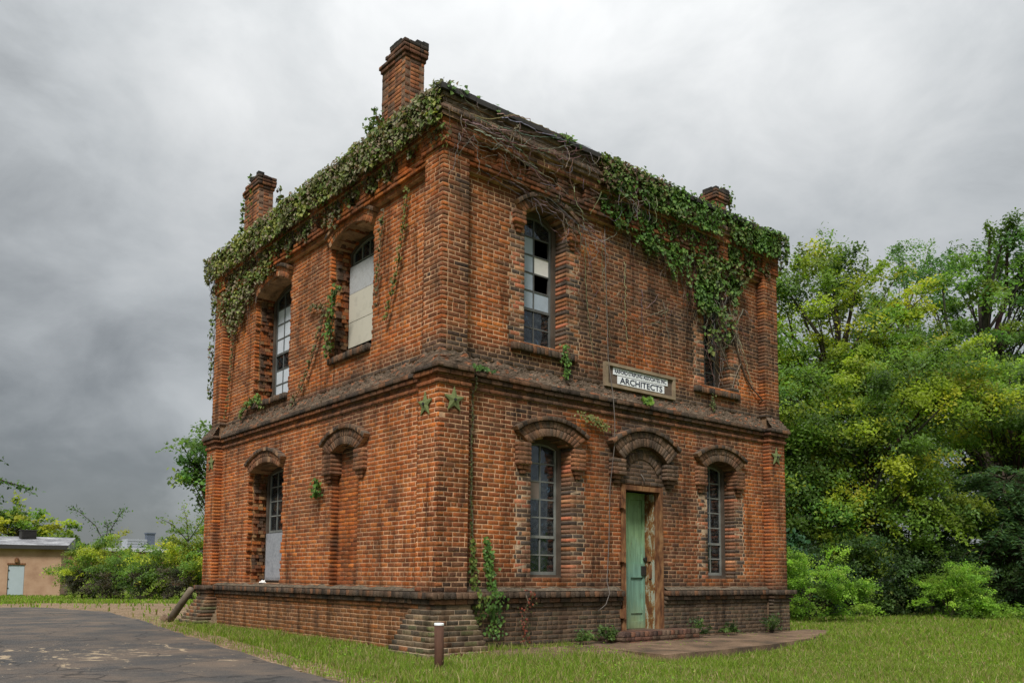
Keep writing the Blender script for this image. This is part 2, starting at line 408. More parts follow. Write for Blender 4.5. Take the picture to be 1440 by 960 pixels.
def mort_col(face, u, z, zone=None):
    s = stain(face, u, z) + .35*nz(u*.9, z*.9, 5.5 if face == 'R' else 44)
    if zone == 'rag': return lerp3((.46, .24, .10), (.14, .08, .045), min(1, max(0, .45+.9*nz(u*3, z*2.4, 8))))
    if zone == 'patch': return lerp3((.50, .36, .24), (.20, .14, .10), min(.8, max(0, s*.5)))
    k = min(.85, max(0, s*.75 + (.22 if face == 'R' else .08)))
    g_ = 1+.35*max(0, 1-abs(u-.4)/1.3)
    return tuple(x*g_ for x in lerp3((.60, .36, .21), (.13, .088, .058), k))

class Bricks:
    def __init__(s): s.q = []; s.inn = []; s.d = []; s.c = []; s.ch = []
    def quad(s, q, inn, depth, col, ch=.003):
        s.q.append(q); s.inn.append(inn); s.d.append(depth); s.c.append(col); s.ch.append(ch)
    def rect(s, face, u0, u1, z0, z1, n, depth, col, ch=.0020, jit=.0026):
        j = lambda: rng.uniform(-jit, jit)
        dn = rng.uniform(-.0045, .0012)
        q = [P(face, u0+j(), n+dn+j()*.5, z0+j()), P(face, u1+j(), n+dn+j()*.5, z0+j()), P(face, u1+j(), n+dn+j()*.5, z1+j()), P(face, u0+j(), n+dn+j()*.5, z1+j())]
        if face == 'L': q = [q[1], q[0], q[3], q[2]]
        s.quad(q, (0, 1, 0) if face == 'R' else (1, 0, 0), depth, col, ch)
    def poly4(s, face, pts, n, depth, col, ch=.003):
        q = [P(face, u, n, z) for u, z in pts]
        if face == 'L': q = [q[1], q[0], q[3], q[2]]
        s.quad(q, (0, 1, 0) if face == 'R' else (1, 0, 0), depth, col, ch)
    def arrays(s):
        Q = np.array(s.q); I = np.array(s.inn, float); D = np.array(s.d)[:, None, None]; ch = np.array(s.ch)[:, None, None]
        nxt = np.roll(Q, -1, 1); prv = np.roll(Q, 1, 1)
        e1 = nxt-Q; e1 /= np.linalg.norm(e1, axis=2, keepdims=True)+1e-9
        e2 = prv-Q; e2 /= np.linalg.norm(e2, axis=2, keepdims=True)+1e-9
        front = Q + (e1+e2)*ch
        mid = Q + I[:, None, :]*ch
        back = Q + I[:, None, :]*D
        V = np.concatenate([front, mid, back], 1)      # (N,12,3)
        f = [[0, 1, 2, 3]]
        for i in range(4):
            j = (i+1) % 4
            f.append([4+i, 4+j, j, i]); f.append([8+i, 8+j, 4+j, 4+i])
        return V, np.array(f), np.array(s.c)
    def build(s, name, mat, parent, sel=None, kind='stuff'):
        V, f, c = s.arrays()
        if sel is not None: V, c = V[sel], c[sel]
        n = len(V)
        F = (f[None]+(np.arange(n)*12)[:, None, None]).reshape(-1, 4)
        o = mesh_np(name, V.reshape(-1, 3), F, mat, parent, np.repeat(c, 12, 0))
        if kind: o['kind'] = kind
        return o
    def singles(s, name, mat, parent, idx):
        V, f, c = s.arrays()
        for i in idx: mesh_np(name, V[i], f, mat, parent, np.repeat(c[i:i+1], 12, 0))

def fill_row(B, face, row, z0, z1, u0, u1, n, dL=.1, dR=.1, d=.06, header=False, zone=None, colf=None, missing=0.0, pitch=None):
    """lay one course of bricks between u0 and u1"""
    if u1-u0 < .03: return
    pt = pitch or (.105 if header else .212)
    off = (row % 2)*pt*.5 + (row*.037 % .03)
    k = math.floor((u0-off)/pt); cuts = [u0]
    while True:
        k += 1; x = off+k*pt+rng.uniform(-.012, .012)*(0 if pitch else 1)
        if x > u1-.045: break
        if x > u0+.045:
            cuts.append(x)
            if not header and not pitch and rng.random() < .09: cuts.append(x+.104) if x+.15 < u1 and False else None
    cuts.append(u1)
    m = len(cuts)-1
    for i in range(m):
        a, b = cuts[i], cuts[i+1]
        a2 = a if i == 0 else a+JT/2; b2 = b if i == m-1 else b-JT/2
        if missing and rng.random() < missing: continue
        uc, zc = (a+b)/2, (z0+z1)/2
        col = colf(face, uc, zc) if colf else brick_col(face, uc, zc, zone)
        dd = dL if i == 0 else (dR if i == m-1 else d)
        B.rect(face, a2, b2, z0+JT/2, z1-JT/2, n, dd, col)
MO = MB()   # mortar core
def mort(face, u0, u1, z0, z1, n0, n1, seg=.3, zone=None):
    k = max(1, int((u1-u0)/seg))
    us = [u0+(u1-u0)*i/k for i in range(k+1)]
    for n, rev in ((n0, False), (n1, True)):
        vs = [P(face, u, n, z0) for u in us]+[P(face, u, n, z1) for u in us]
        fs = [[i, i+1, k+1+i+1, k+1+i] for i in range(k)]
        if (face == 'L') != rev: fs = [f[::-1] for f in fs]
        MO.add(vs, fs, [mort_col(face, u, (z0+z1)/2, zone) for u in us]*2)
    c = mort_col(face, u0, (z0+z1)/2, zone)
    for u in (u0, u1):
        MO.add([P(face, u, n0, z0), P(face, u, n1, z0), P(face, u, n1, z1), P(face, u, n0, z1)], [[0, 1, 2, 3]], c)
    for z in (z0, z1):
        MO.add([P(face, u0, n0, z), P(face, u1, n0, z), P(face, u1, n1, z), P(face, u0, n1, z)], [[0, 1, 2, 3]], c)

def arc_pts(c, hw, zs, zc, n):
    r = zc-zs; Rr = (hw*hw+r*r)/(2*r); z0 = zc-Rr; a = math.asin(min(1, hw/Rr))
    return [(c+Rr*math.sin(-a+2*a*i/n), z0+Rr*math.cos(-a+2*a*i/n)) for i in range(n+1)]
def arc_hw(hw, zs, zc, z):
    if z <= zs: return hw
    if z >= zc: return 0
    r = zc-zs; Rr = (hw*hw+r*r)/(2*r); z0 = zc-Rr
    return math.sqrt(max(0, Rr*Rr-(z-z0)**2))

# openings: centre, half width, bottom, spring, crown, reveal depth, kind
OPEN = {
 'R': [dict(c=2.105, hw=.42, zb=.98, zs=3.07, zc=3.22, rev=.22, patch=1),
       dict(c=6.44, hw=.41, zb=1.00, zs=3.08, zc=3.23, rev=.22, patch=1),
       dict(c=4.225, hw=.53, zb=-.2, zs=2.60, zc=2.61, rev=.34, patch=0),
       dict(c=2.03, hw=.445, zb=4.63, zs=6.74, zc=6.95, rev=.25, patch=1),
       dict(c=6.47, hw=.40, zb=4.63, zs=6.74, zc=6.93, rev=.25, patch=1)],
 'L': [dict(c=2.78, hw=.45, zb=.80, zs=3.05, zc=3.20, rev=.13, patch=0, niche=1),
       dict(c=5.97, hw=.78, zb=.88, zs=3.03, zc=3.19, rev=.36, patch=0, rag=.07),
       dict(c=2.84, hw=.73, zb=4.76, zs=6.78, zc=7.00, rev=.36, patch=0, rag=.03),
       dict(c=6.03, hw=.80, zb=4.47, zs=6.70, zc=6.92, rev=.36, patch=0, rag=.06)]}
LEN = {'R': W, 'L': L}
PW = .38            # pilaster width (the projection adds to it at the corner)
PIL, PIU = -.15, -.09   # faces of the corner piers, lower and upper storey
def intervals(face, z, a, b):
    iv = [(a, b, None, None)]
    for o in OPEN[face]:
        if z < o['zb'] or z > o['zc']: continue
        h = arc_hw(o['hw'], o['zs'], o['zc'], z)
        if h <= .01: continue
        l, r = o['c']-h, o['c']+h
        out = []
        for (p, q, ol, orr) in iv:
            if r <= p or l >= q: out.append((p, q, ol, orr)); continue
            if l > p: out.append((p, l, ol, o))
            if r < q: out.append((r, q, o, orr))
        iv = out
    return iv
WB = Bricks(); RB = MB()
def wall_rows(face, z0, z1, nm, npil, row0):
    k = round((z1-z0)/CO); h = (z1-z0)/k; LL = LEN[face]
    for i in range(k):
        za, zb_ = z0+i*h, z0+(i+1)*h; zm = (za+zb_)/2; row = row0+i
        hd = (row % 7 == 3)
        # pilasters
        lo = (row % 2 == 0) == (face == 'R')
        a = npil if lo else npil+.1+JT
        fill_row(WB, face, row, za, zb_, a, PW, npil, .1, .2, .1, hd)
        fill_row(WB, face, row+1, za, zb_, LL-PW, LL-npil, npil, .2, .1, .1, hd)
        mort(face, npil+(.011 if face == 'R' else .014), PW-.006, za, zb_, npil+.0022, .3)
        mort(face, LL-PW+.006, LL-npil-.011, za, zb_, npil+.0022, .3)
        # main field with openings
        for (p, q, ol, orr) in intervals(face, zm, PW, LL-PW):
            pe, qe = p, q
            if ol is not None:
                if ol.get('rag'): pe += rng.uniform(-.3, 1)*ol['rag']
            if orr is not None:
                if orr.get('rag'): qe -= rng.uniform(-.3, 1)*orr['rag']
            segs = []
            x = pe
            if ol is not None and ol['patch'] and zm < ol['zc']:
                w_ = .27+.025*math.sin(zm*9)+(.05 if row % 2 else 0)
                segs.append((pe, pe+w_, 'patch', ol, None)); x = pe+w_
            y = qe
            if orr is not None and orr['patch'] and zm < orr['zc']:
                w_ = .27+.025*math.sin(zm*9+2)+(.05 if row % 2 else 0)
                segs.append((qe-w_, qe, 'patch', None, orr)); y = qe-w_
            segs.append((x, y, None, ol if x == pe else None, orr if y == qe else None))
            for (s0, s1, zone, o1, o2) in segs:
                dl = (o1['rev']+.02 if o1 else .06); dr = (o2['rev']+.02 if o2 else .06)
                s0b = s0+(0 if o1 or s0 == PW else JT*.8); s1b = s1-(0 if o2 or s1 == LL-PW else JT*.8)
                cf = None
                fill_row(WB, face, row, za, zb_, s0b, s1b, nm, dl, dr, .06, hd and zone is None, zone, cf)
            mi = .006
            if ol is not None and ol['patch']: mort(face, pe+mi, pe+.31, za+.003, zb_-.003, nm+.0012, .35, .31, 'patch')
            if orr is not None and orr['patch']: mort(face, qe-.31, qe-mi, za+.003, zb_-.003, nm+.0012, .35, .31, 'patch')
            if orr is not None and orr.get('rag'):
                mort(face, qe-.3, qe+.004, za+.004, zb_-.004, nm+.09, .36, .3, 'rag')
            if ol is not None and ol.get('rag'):
                mort(face, pe-.004, pe+.3, za+.004, zb_-.004, nm+.09, .36, .3, 'rag')
                x_ = .11
                while x_ < .34:
                    w_ = rng.uniform(.05, .13); e_ = rng.uniform(-.03, .035)
                    cc_ = lerp3(rng.choice(PAL_OR+[(.45, .25, .11), (.38, .2, .09)]), (.10, .065, .045), max(0, min(1, .5+.9*nz(x_*4, z0+i*.21, 3)+rng.uniform(-.3, .3))))
                    RB.fbox(face, pe-e_-.045, pe+.05, nm+x_, nm+x_+w_*.9, za+.004, zb_-.006, cc_)
                    x_ += w_
            mort(face, pe+(mi+.004 if ol else -.02), qe-(mi+.004 if orr else -.02), za, zb_, nm+.0022, .4)
# courses: lower storey, upper storey
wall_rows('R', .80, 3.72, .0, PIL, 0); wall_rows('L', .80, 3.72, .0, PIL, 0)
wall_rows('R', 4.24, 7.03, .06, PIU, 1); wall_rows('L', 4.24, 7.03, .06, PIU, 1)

bld = thing('brick_building', (W/2, L/2, 0), 'derelict two-storey red brick building with arched windows and vine-covered parapet', 'building')

tag(RB.build('rubble', MBRICK, bld), kind='stuff')
# hidden closure of the wall behind belt and plinth
for face in 'RL':
    LL = LEN[face]
    mort(face, -.03 if face == 'R' else -.034, LL+.03, 3.72, 3.99, .0, .4, .5); mort(face, .09 if face == 'R' else .094, LL-.02, 3.985, 4.24, .085, .4, .5); mort(face, -.138 if face == 'R' else -.134, PW-.01, 3.72, 3.99, -.142, .0, .3); mort(face, LL-PW+.01, LL+.138, 3.72, 3.99, -.142, .0, .3); mort(face, -.06 if face == 'R' else -.056, PW-.03, 3.985, 4.24, -.07, .1, .3); mort(face, LL-PW+.03, LL+.06, 3.985, 4.24, -.07, .1, .3)
    for (p, q) in (((-.03, 3.68), (4.74, LL+.03)) if face == 'R' else ((-.03, LL+.03),)):
        mort(face, p, q, -.3, .80, .0, .4, .5)
    mort(face, .11, LL-.02, 7.03, 8.0, .09, .4, .5)
# niche back and its bricks
o = OPEN['L'][0]
for i in range(34):
    za = .80+i*CO
    h = arc_hw(o['hw'], o['zs'], o['zc'], za+CO/2)
    if h > .03: fill_row(WB, 'L', i, za, za+CO, o['c']-h, o['c']+h, .13)
mort('L', 2.2, 3.2, .80, 3.2, .139, .4)

# ------------------------------------------------------------------ belt course, plinth, cornice
def runs(face, upper):
    LL = LEN[face]
    return [(0, PW, 1, 0), (PW, LL-PW, 0, 0), (LL-PW, LL, 1, 1)]
def band(B, face, z0, z1, dn, base_main, base_pil, row=0, header=False, d=.14, colf=None, pitch=None, gaps=()):
    LL = LEN[face]
    for (a, b, pil, last) in runs(face, False):
        n = (base_pil if pil else base_main)+dn
        if pil and not last: a = n+(.1 if (row % 2 == 0) != (face == 'R') else 0)
        if pil and last: b = LL-n
        if pil: a, b = (a, b-dn*.6) if not last else (a+dn*.6, b)
        parts = [(a, b)]
        for (g0, g1) in gaps:
            nw = []
            for (p, q) in parts:
                if g1 <= p or g0 >= q: nw.append((p, q)); continue
                if g0 > p: nw.append((p, g0))
                if g1 < q: nw.append((g1, q))
            parts = nw
        for (p, q) in parts:
            fill_row(B, face, row, z0, z1, p, q, n, d, d, d, header, None, colf, 0, pitch)
def dark_col(face, u, z):
    c = rng.choice([(.10, .07, .05), (.08, .06, .045), (.13, .08, .052), (.18, .09, .05), (.065, .05, .04)])
    v = rng.uniform(.8, 1.2); return tuple(x*v for x in c)
def belt_col(face, u, z): return lerp3(brick_col(face, u, z), dark_col(face, u, z), .45)
BB = Bricks()
for face in 'RL':
    band(BB, face, 3.72, 3.785, -.03, 0, PIL, 0, False, colf=belt_col)
    band(BB, face, 3.785, 3.85, -.012, 0, PIL, 1, False, colf=belt_col)
    band(BB, face, 3.85, 3.925, -.065, 0, PIL, 0, False, colf=belt_col)
    band(BB, face, 3.925, 4.0, -.095, 0, PIL, 1, False, colf=dark_col)
belt = BB.build('belt_course', MBRICK, bld, kind=None)
# sloped weathering above the belt
SL = MB()
for face in 'RL':
    LL = LEN[face]
    for (a, b, pil, last) in runs(face, True):
        nl = (PIL if pil else 0)-.09; nu = (PIU if pil else .06)-.004
        a2, b2 = a, b
        k = max(4, int((b-a)/.03)); rows_ = 11
        vs = []; cs = []
        for j in range(rows_+1):
            tt = j/rows_
            e0 = (nl+(nu-nl)*tt) if (pil and not last) else 0
            for i in range(k+1):
                s = i/k
                aa = a2 + (e0 if (pil and not last) else 0)
                bb = b2 - ((nl+(nu-nl)*tt) if last else 0)
                u = aa+(bb-aa)*s
                edge = 0 if (j == rows_ or j == 0) else 1
                du = (nz(u*9, tt*5, 2.0 if face == 'R' else 8)*.022+nz(u*23, tt*12, 4)*.016)*edge
                if pil and not last and i == 0: du = 0
                dz = (.05*nz(u*3.1, 1, 1)+.05*nz(u*11, 1, 9))*max(0, tt-.5)*2
                n = nl+(nu-nl)*(tt**.85)+du
                vs.append(P(face, u, n if i or last or not pil else nl+(nu-nl)*(tt**.85), 4.0+.235*tt+dz*.8))
                kk = .5+.5*nz(u*1.3, tt*2, 6)
                kk = min(1, max(0, kk+.5*nz(u*6, tt*4, 1)))
                cs.append(lerp3((.085, .06, .042), (.195, .145, .105), kk) if nz(u*8, tt*6, 21) < .34 else (.30, .12, .06))
        fs = [[j*(k+1)+i, j*(k+1)+i+1, (j+1)*(k+1)+i+1, (j+1)*(k+1)+i] for j in range(rows_) for i in range(k)]
        if face == 'L': fs = [f[::-1] for f in fs]
        SL.add(vs, fs, cs)
for k_ in range(4):      # solid ends of the sloped ledge under the piers
    a_ = PIL-.085+.04*k_; z_ = 4.0+.06*k_
    SL.box(a_+.012, .1, L-.3, L-a_-.012, z_-.01, z_+.05, (.16, .12, .09)); SL.box(W-.3, W-a_-.012, a_+.012, .1, z_-.01, z_+.05, (.16, .12, .09))
SL.build('weathered_ledge', MCRUST, bld)

DOORGAP = ((3.66, 4.76),)
PB = Bricks()
def plinth_col(face, u, z):
    c = brick_col(face, u, z)
    if face == 'R': return lerp3(c, rng.choice([(.10, .078, .055), (.075, .06, .045), (.13, .095, .06), (.09, .082, .048)]), .55)
    return lerp3(c, rng.choice([(.19, .075, .026), (.15, .075, .03), (.10, .065, .04)]), .5)
for face in 'RL':
    g = DOORGAP if face == 'R' else ()
    band(PB, face, .70, .80, -.13, 0, PIL, 0, False, .2, dark_col, .105, g)
    band(PB, face, .625, .70, -.085, 0, PIL, 1, False, .16, dark_col, None, g)
    for i in range(11):
        z1 = .625-i*CO
        if i == 0: band(PB, face, z1-CO, z1, -.05, 0, PIL, i, False, .12, plinth_col, None, g)
        else: band(PB, face, z1-CO, z1, -.025, 0, PIL, i, i % 6 == 4, .1, plinth_col, None, g)
plinth = PB.build('plinth', MBRICK, bld, kind=None)
for face in 'RL':
    for (p, q) in (((-.02, 3.66), (4.76, LEN[face])) if face == 'R' else ((-.02, LEN[face]),)):
        mort(face, p, q, -.3, .79, -.022, .0, .25)
    mort(face, -.162 if face == 'R' else -.158, PW-.005, -.3, .79, -.172, -.02, .2); mort(face, LEN[face]-PW+.005, LEN[face]+.16, -.3, .79, -.172, -.02, .2)
# crust of dirt lying on the plinth ledge
DC = MB()
for face in 'RL':
    for (p, q) in (((PW, 3.64), (4.78, LEN[face]-PW)) if face == 'R' else ((PW, LEN[face]-PW),)):
        k = int((q-p)/.05); vs = []; cs = []
        for i in range(k+1):
            u = p+(q-p)*i/k
            hgt = .045+.035*nz(u*3, 4, 1)
            for (n, z) in ((-.125+.02*nz(u*6, 1, 2), .804), (-.07+.02*nz(u*5, 3, 2), .815+.015*nz(u*7, 0, 0)), (.004, .81+hgt)):
                vs.append(P(face, u, n, z)); cs.append(lerp3((.10, .085, .06), (.21, .165, .12), .5+.5*nz(u*2, z*9, 3)))
        fs = [[i*3+j, i*3+3+j, i*3+4+j, i*3+1+j] for i in range(k) for j in range(2)]
        if face == 'L': fs = [f[::-1] for f in fs]
        DC.add(vs, fs, cs)
DC.build('ledge_dirt', MCRUST, bld)

# stepped corner buttresses
def buttress(corner):
    B = Bricks(); core = MB()
    sx, sy = corner       # far flags
    for k in range(10):
        z1 = .625-k*CO; z0 = z1-CO; d = .045+.037*k+rng.uniform(-.006, .006)
        pn = PIL-d
        wid = PW+.03+.010*k
        def bc(face, u, z): return lerp3(rng.choice([(.24, .17, .10), (.15, .11, .07), (.09, .07, .05), (.27, .15, .075), (.20, .155, .085), (.16, .16, .07), (.26, .11, .05)]), (.05, .045, .035), rng.uniform(0, .75))
        if corner == (0, 0):
            aR = pn if k % 2 == 0 else pn+.12
            aL = pn if k % 2 else pn+.12
            fill_row(B, 'R', k, z0, z1, aR, wid, pn, .12, .3, .12, False, None, bc)
            fill_row(B, 'L', k, z0, z1, aL, wid, pn, .12, .3, .12, False, None, bc)
            core.box(pn+.006, wid-.012, pn+.006, wid-.012, z0-.0, z1-.004, lerp3((.62, .47, .33), (.33, .25, .17), rng.random()))
        else:
            fill_row(B, 'L', k, z0, z1, L-wid, L-pn, pn, .3, .3, .12, False, None, bc)
            core.box(pn+.006, .2, L-wid+.012, L-pn-.006, z0, z1-.004, (.40, .30, .20))
    c = core.build('buttress', MMORT, bld)
    B.singles('brick', MBRICK, c, range(len(B.q)))
buttress((0, 0)); buttress((0, 1))

# cornice
CB = Bricks()
def cor_dirty(face, u, z): return lerp3(brick_col(face, u, z), rng.choice([(.16, .125, .10), (.11, .085, .07), (.20, .15, .115)]), .7)
for face in 'RL':
    LL = LEN[face]
    for i, (z0, z1, dn) in enumerate([(7.03, 7.095, -.02), (7.095, 7.16, -.075)]):
        fill_row(CB, face, i, z0, z1, PW, LL-PW, dn, .1, .1, .1)
        s = (i % 2 == 0) == (face == 'R')
        fill_row(CB, face, i, z0, z1, PIU if s else PIU+.11, PW, PIU, .1, .1, .1); fill_row(CB, face, i, z0, z1, LL-PW, LL-PIU, PIU, .1, .1, .1)
    # panel row: stepped recesses
    per = .60; zr = [7.16+CO*k for k in range(6)]
    half = [.07, .19, .19, .19, .07]
    for i in range(5):
        z0, z1 = zr[i], zr[i+1]
        s = (i % 2 == 0) == (face == 'R')
        pn = PIU if i == 0 else PIU-.035
        fill_row(CB, face, i, z0, z1, pn if s else pn+.11, PW+.06, pn, .12, .12, .12); fill_row(CB, face, i, z0, z1, LL-PW-.06, LL-pn, pn, .12, .12, .12)
        a, b = PW+.06, LL-PW-.06; n = round((b-a)/per); pp = (b-a)/n
        x = a
        for k in range(n):
            c = a+pp*(k+.5)
            fill_row(CB, face, i, z0, z1, x, c-half[i], PIU, .1, .1, .08)
            fill_row(CB, face, i, z0, z1, c-half[i], c+half[i], -.02)
            x = c+half[i]
        fill_row(CB, face, i, z0, z1, x, b, PIU)
    rows_ = [(7.508, 7.575, -.13, None), (7.575, 7.645, -.135, None), (7.645, 7.715, -.175, cor_dirty), (7.715, 7.785, -.205, cor_dirty), (7.785, 7.855, -.145, cor_dirty), (7.855, 7.93, -.145, cor_dirty), (7.93, 8.0, -.17, cor_dirty)]
    for i, (z0, z1, n, cf) in enumerate(rows_):
        s = (i % 2 == 0) == (face == 'R')
        fill_row(CB, face, i, z0, z1, n if s else n+.11, LL-n, n, .16, .2, .16, i == 3, None, cf)
        mort(face, n+(.014 if face == 'R' else .018), LL-n-.014, z0, z1, n+.004, .1, .4)
CB.build('cornice', MBRICK, bld, kind=None)
for face in 'RL': mort(face, .12, LEN[face]-.03, 7.03, 7.508, -.014, .2, .4); mort(face, -.078 if face == 'R' else -.074, PW-.006, 7.03, 7.508, -.086, .1); mort(face, LEN[face]-PW+.006, LEN[face]+.078, 7.03, 7.508, -.086, .1)

# ------------------------------------------------------------------ arches, hoods, sills
def hood_col(face, u, z): return lerp3(brick_col(face, u, z), rng.choice([(.20, .125, .08), (.24, .14, .085), (.11, .078, .056), (.16, .105, .07)]), .5 if z < 5 else .2)
def arch_band(B, M, face, c, inn, out, n, depth, cnt, colf, gap=.010):
    pi = arc_pts(c, *inn, cnt*4); po = arc_pts(c, *out, cnt*4)
    def at(pts, t):
        x = t*(len(pts)-1); i = min(int(x), len(pts)-2); f = x-i
        return (pts[i][0]+(pts[i+1][0]-pts[i][0])*f, pts[i][1]+(pts[i+1][1]-pts[i][1])*f)
    for i in range(cnt):
        g = gap/2/ (2.0*inn[0])
        t0, t1 = i/cnt+g*1.1, (i+1)/cnt-g*1.1
        q = [at(pi, t0), at(pi, t1), at(po, t1), at(po, t0)]
        cm = ((q[0][0]+q[2][0])/2, (q[0][1]+q[2][1])/2)
        B.poly4(face, q, n+rng.uniform(-.006, .006), depth, colf(face, *cm))
    # mortar body
    k = cnt
    for i in range(k):
        q = [at(pi, i/k), at(pi, (i+1)/k), at(po, (i+1)/k), at(po, i/k)]
        mc = tuple(x*.5 for x in mort_col(face, q[0][0], q[0][1])) if face == 'R' else (.40, .235, .135)
        M.ext(face, q, n+.005, n+depth-.01, mc)
def shrink(arc, d): return (arc[0]+d, arc[1]+d*.55, arc[2]+d)
def window_arch(face, c, inner, mid, outer, proud, rev, drip=True, legs=None, n0=0.0, cnt=15, colf=hood_col, dcnt=15):
    B = Bricks(); M = MB()
    arch_band(B, M, face, c, inner, mid, n0-proud, rev+proud, cnt, colf)
    if outer: arch_band(B, M, face, c, tuple(mid[i]+(.008 if i else 0) for i in range(3)), outer, n0-proud-.004, .22+proud, int(cnt*1.15), colf)
    top = outer or mid
    if drip:
        arch_band(B, M, face, c, (top[0]+.02, top[1]+.006, top[2]+.008), (top[0]+.055, top[1]+.06, top[2]+.075), n0-proud-.045, .24+proud, dcnt, dark_col)
    if legs:
        (l0, l1, zb, steps) = legs
        for sgn in (-1, 1):
            top_in = inner[1]
            rows_ = int(round((top_in-zb)/CO))
            for i in range(rows_):
                za = top_in-(i+1)*CO
                a, b = sorted((c+sgn*l0, c+sgn*l1))
                fill_row(B, face, i, za, za+CO, a, b, n0-proud-(.012 if i == rows_-1 else 0), .25, .25, .2, False, None, colf)
                M.fbox(face, a+.012, b-.012, n0-proud+.010, n0+.1, za, za+CO, mort_col(face, a, za))
            ze = top_in-rows_*CO; m_ = (l0+l1)/2
            for j in range(steps):
                hw = (l1-l0)/2*(.72-.28*j); pr = proud*(.75-.3*j)
                cc = c+sgn*m_
                fill_row(B, face, j, ze-(j+1)*CO, ze-j*CO, cc-hw, cc+hw, n0-pr, .15, .15, .15, False, None, colf)
    core = M.build('window_arch', MMORT, bld)
    o = B.build('brick', MBRICK, core)
    return core
for c in (2.08, 6.39):
    window_arch('R', c, (.475, 3.06, 3.21), (.60, 3.14, 3.33), (.72, 3.22, 3.44), .08, .22, legs=(.45, .715, 2.72, 2), cnt=16)
    window_arch('R', c-.05 if c < 4 else c+.06, (.50, 6.72, 6.94), (.62, 6.81, 7.06), None, .07, .25, drip=True, legs=(.47, .70, 6.48, 2), n0=.06, cnt=19)
window_arch('L', 2.75, (.46, 3.06, 3.19), (.60, 3.13, 3.32), (.73, 3.21, 3.44), .08, .13, legs=(.38, .70, 2.71, 2), cnt=16)
window_arch('L', 5.90, (.68, 3.05, 3.20), (.74, 3.11, 3.31), (.80, 3.17, 3.41), .08, .36, legs=None, cnt=16)
window_arch('L', 2.81, (.71, 6.80, 7.0), (.765, 6.88, 7.10), (.80, 6.95, 7.18), .07, .36, n0=.06, cnt=21)
window_arch('L', 5.96, (.73, 6.70, 6.91), (.78, 6.78, 7.01), (.82, 6.85, 7.08), .07, .36, n0=.06, cnt=21)
# door hood with blind tympanum
core = window_arch('R', 4.225, (.56, 3.0, 3.26), (.70, 3.10, 3.40), (.83, 3.22, 3.51), .12, .06, legs=(.52, .82, 2.72, 2), cnt=20)
core.name = 'door_arch'
TB = Bricks(); TM = MB()
arch_band(TB, TM, 'R', 4.21, (.40, 2.80, 3.05), (.52, 2.88, 3.17), -.02, .1, 15, hood_col)
for i in range(9):
    za = 2.60+i*CO; h = arc_hw(.55, 2.98, 3.24, za+.03)
    if h > .05: fill_row(TB, 'R', i, za, za+CO, 4.21-h, 4.21+h, rng.uniform(.03, .07), colf=hood_col, missing=.12)
TM.fbox('R', 3.62, 4.80, .075, .3, 2.58, 3.25, (.17, .13, .10))
tm = TM.build('tympanum', MMORT, bld); TB.build('brick', MBRICK, tm)
# sills
def sill(face, c, hw, z1, n0):
    B = Bricks(); M = MB(); k = int(2*hw/.078)
    for i in range(k):
        a = c-hw+2*hw*i/k; dz = rng.uniform(-.008, .006)
        B.rect(face, a+.004, a+2*hw/k-.004, z1-.11+dz, z1+dz, n0-.07+rng.uniform(-.012, .008), .34, dark_col(face, a, z1), .009)
    M.fbox(face, c-hw+.01, c+hw-.01, n0-.055, n0+.3, z1-.105, z1-.012, (.12, .09, .065))
    s = M.build('window_sill', MMORT, bld); B.build('brick', MBRICK, s)
sill('R', 2.0, .69, 4.61, .06); sill('R', 6.43, .69, 4.60, .06); sill('L', 2.83, .70, 4.785, .06); sill('L', 6.03, .80, 4.49, .06)

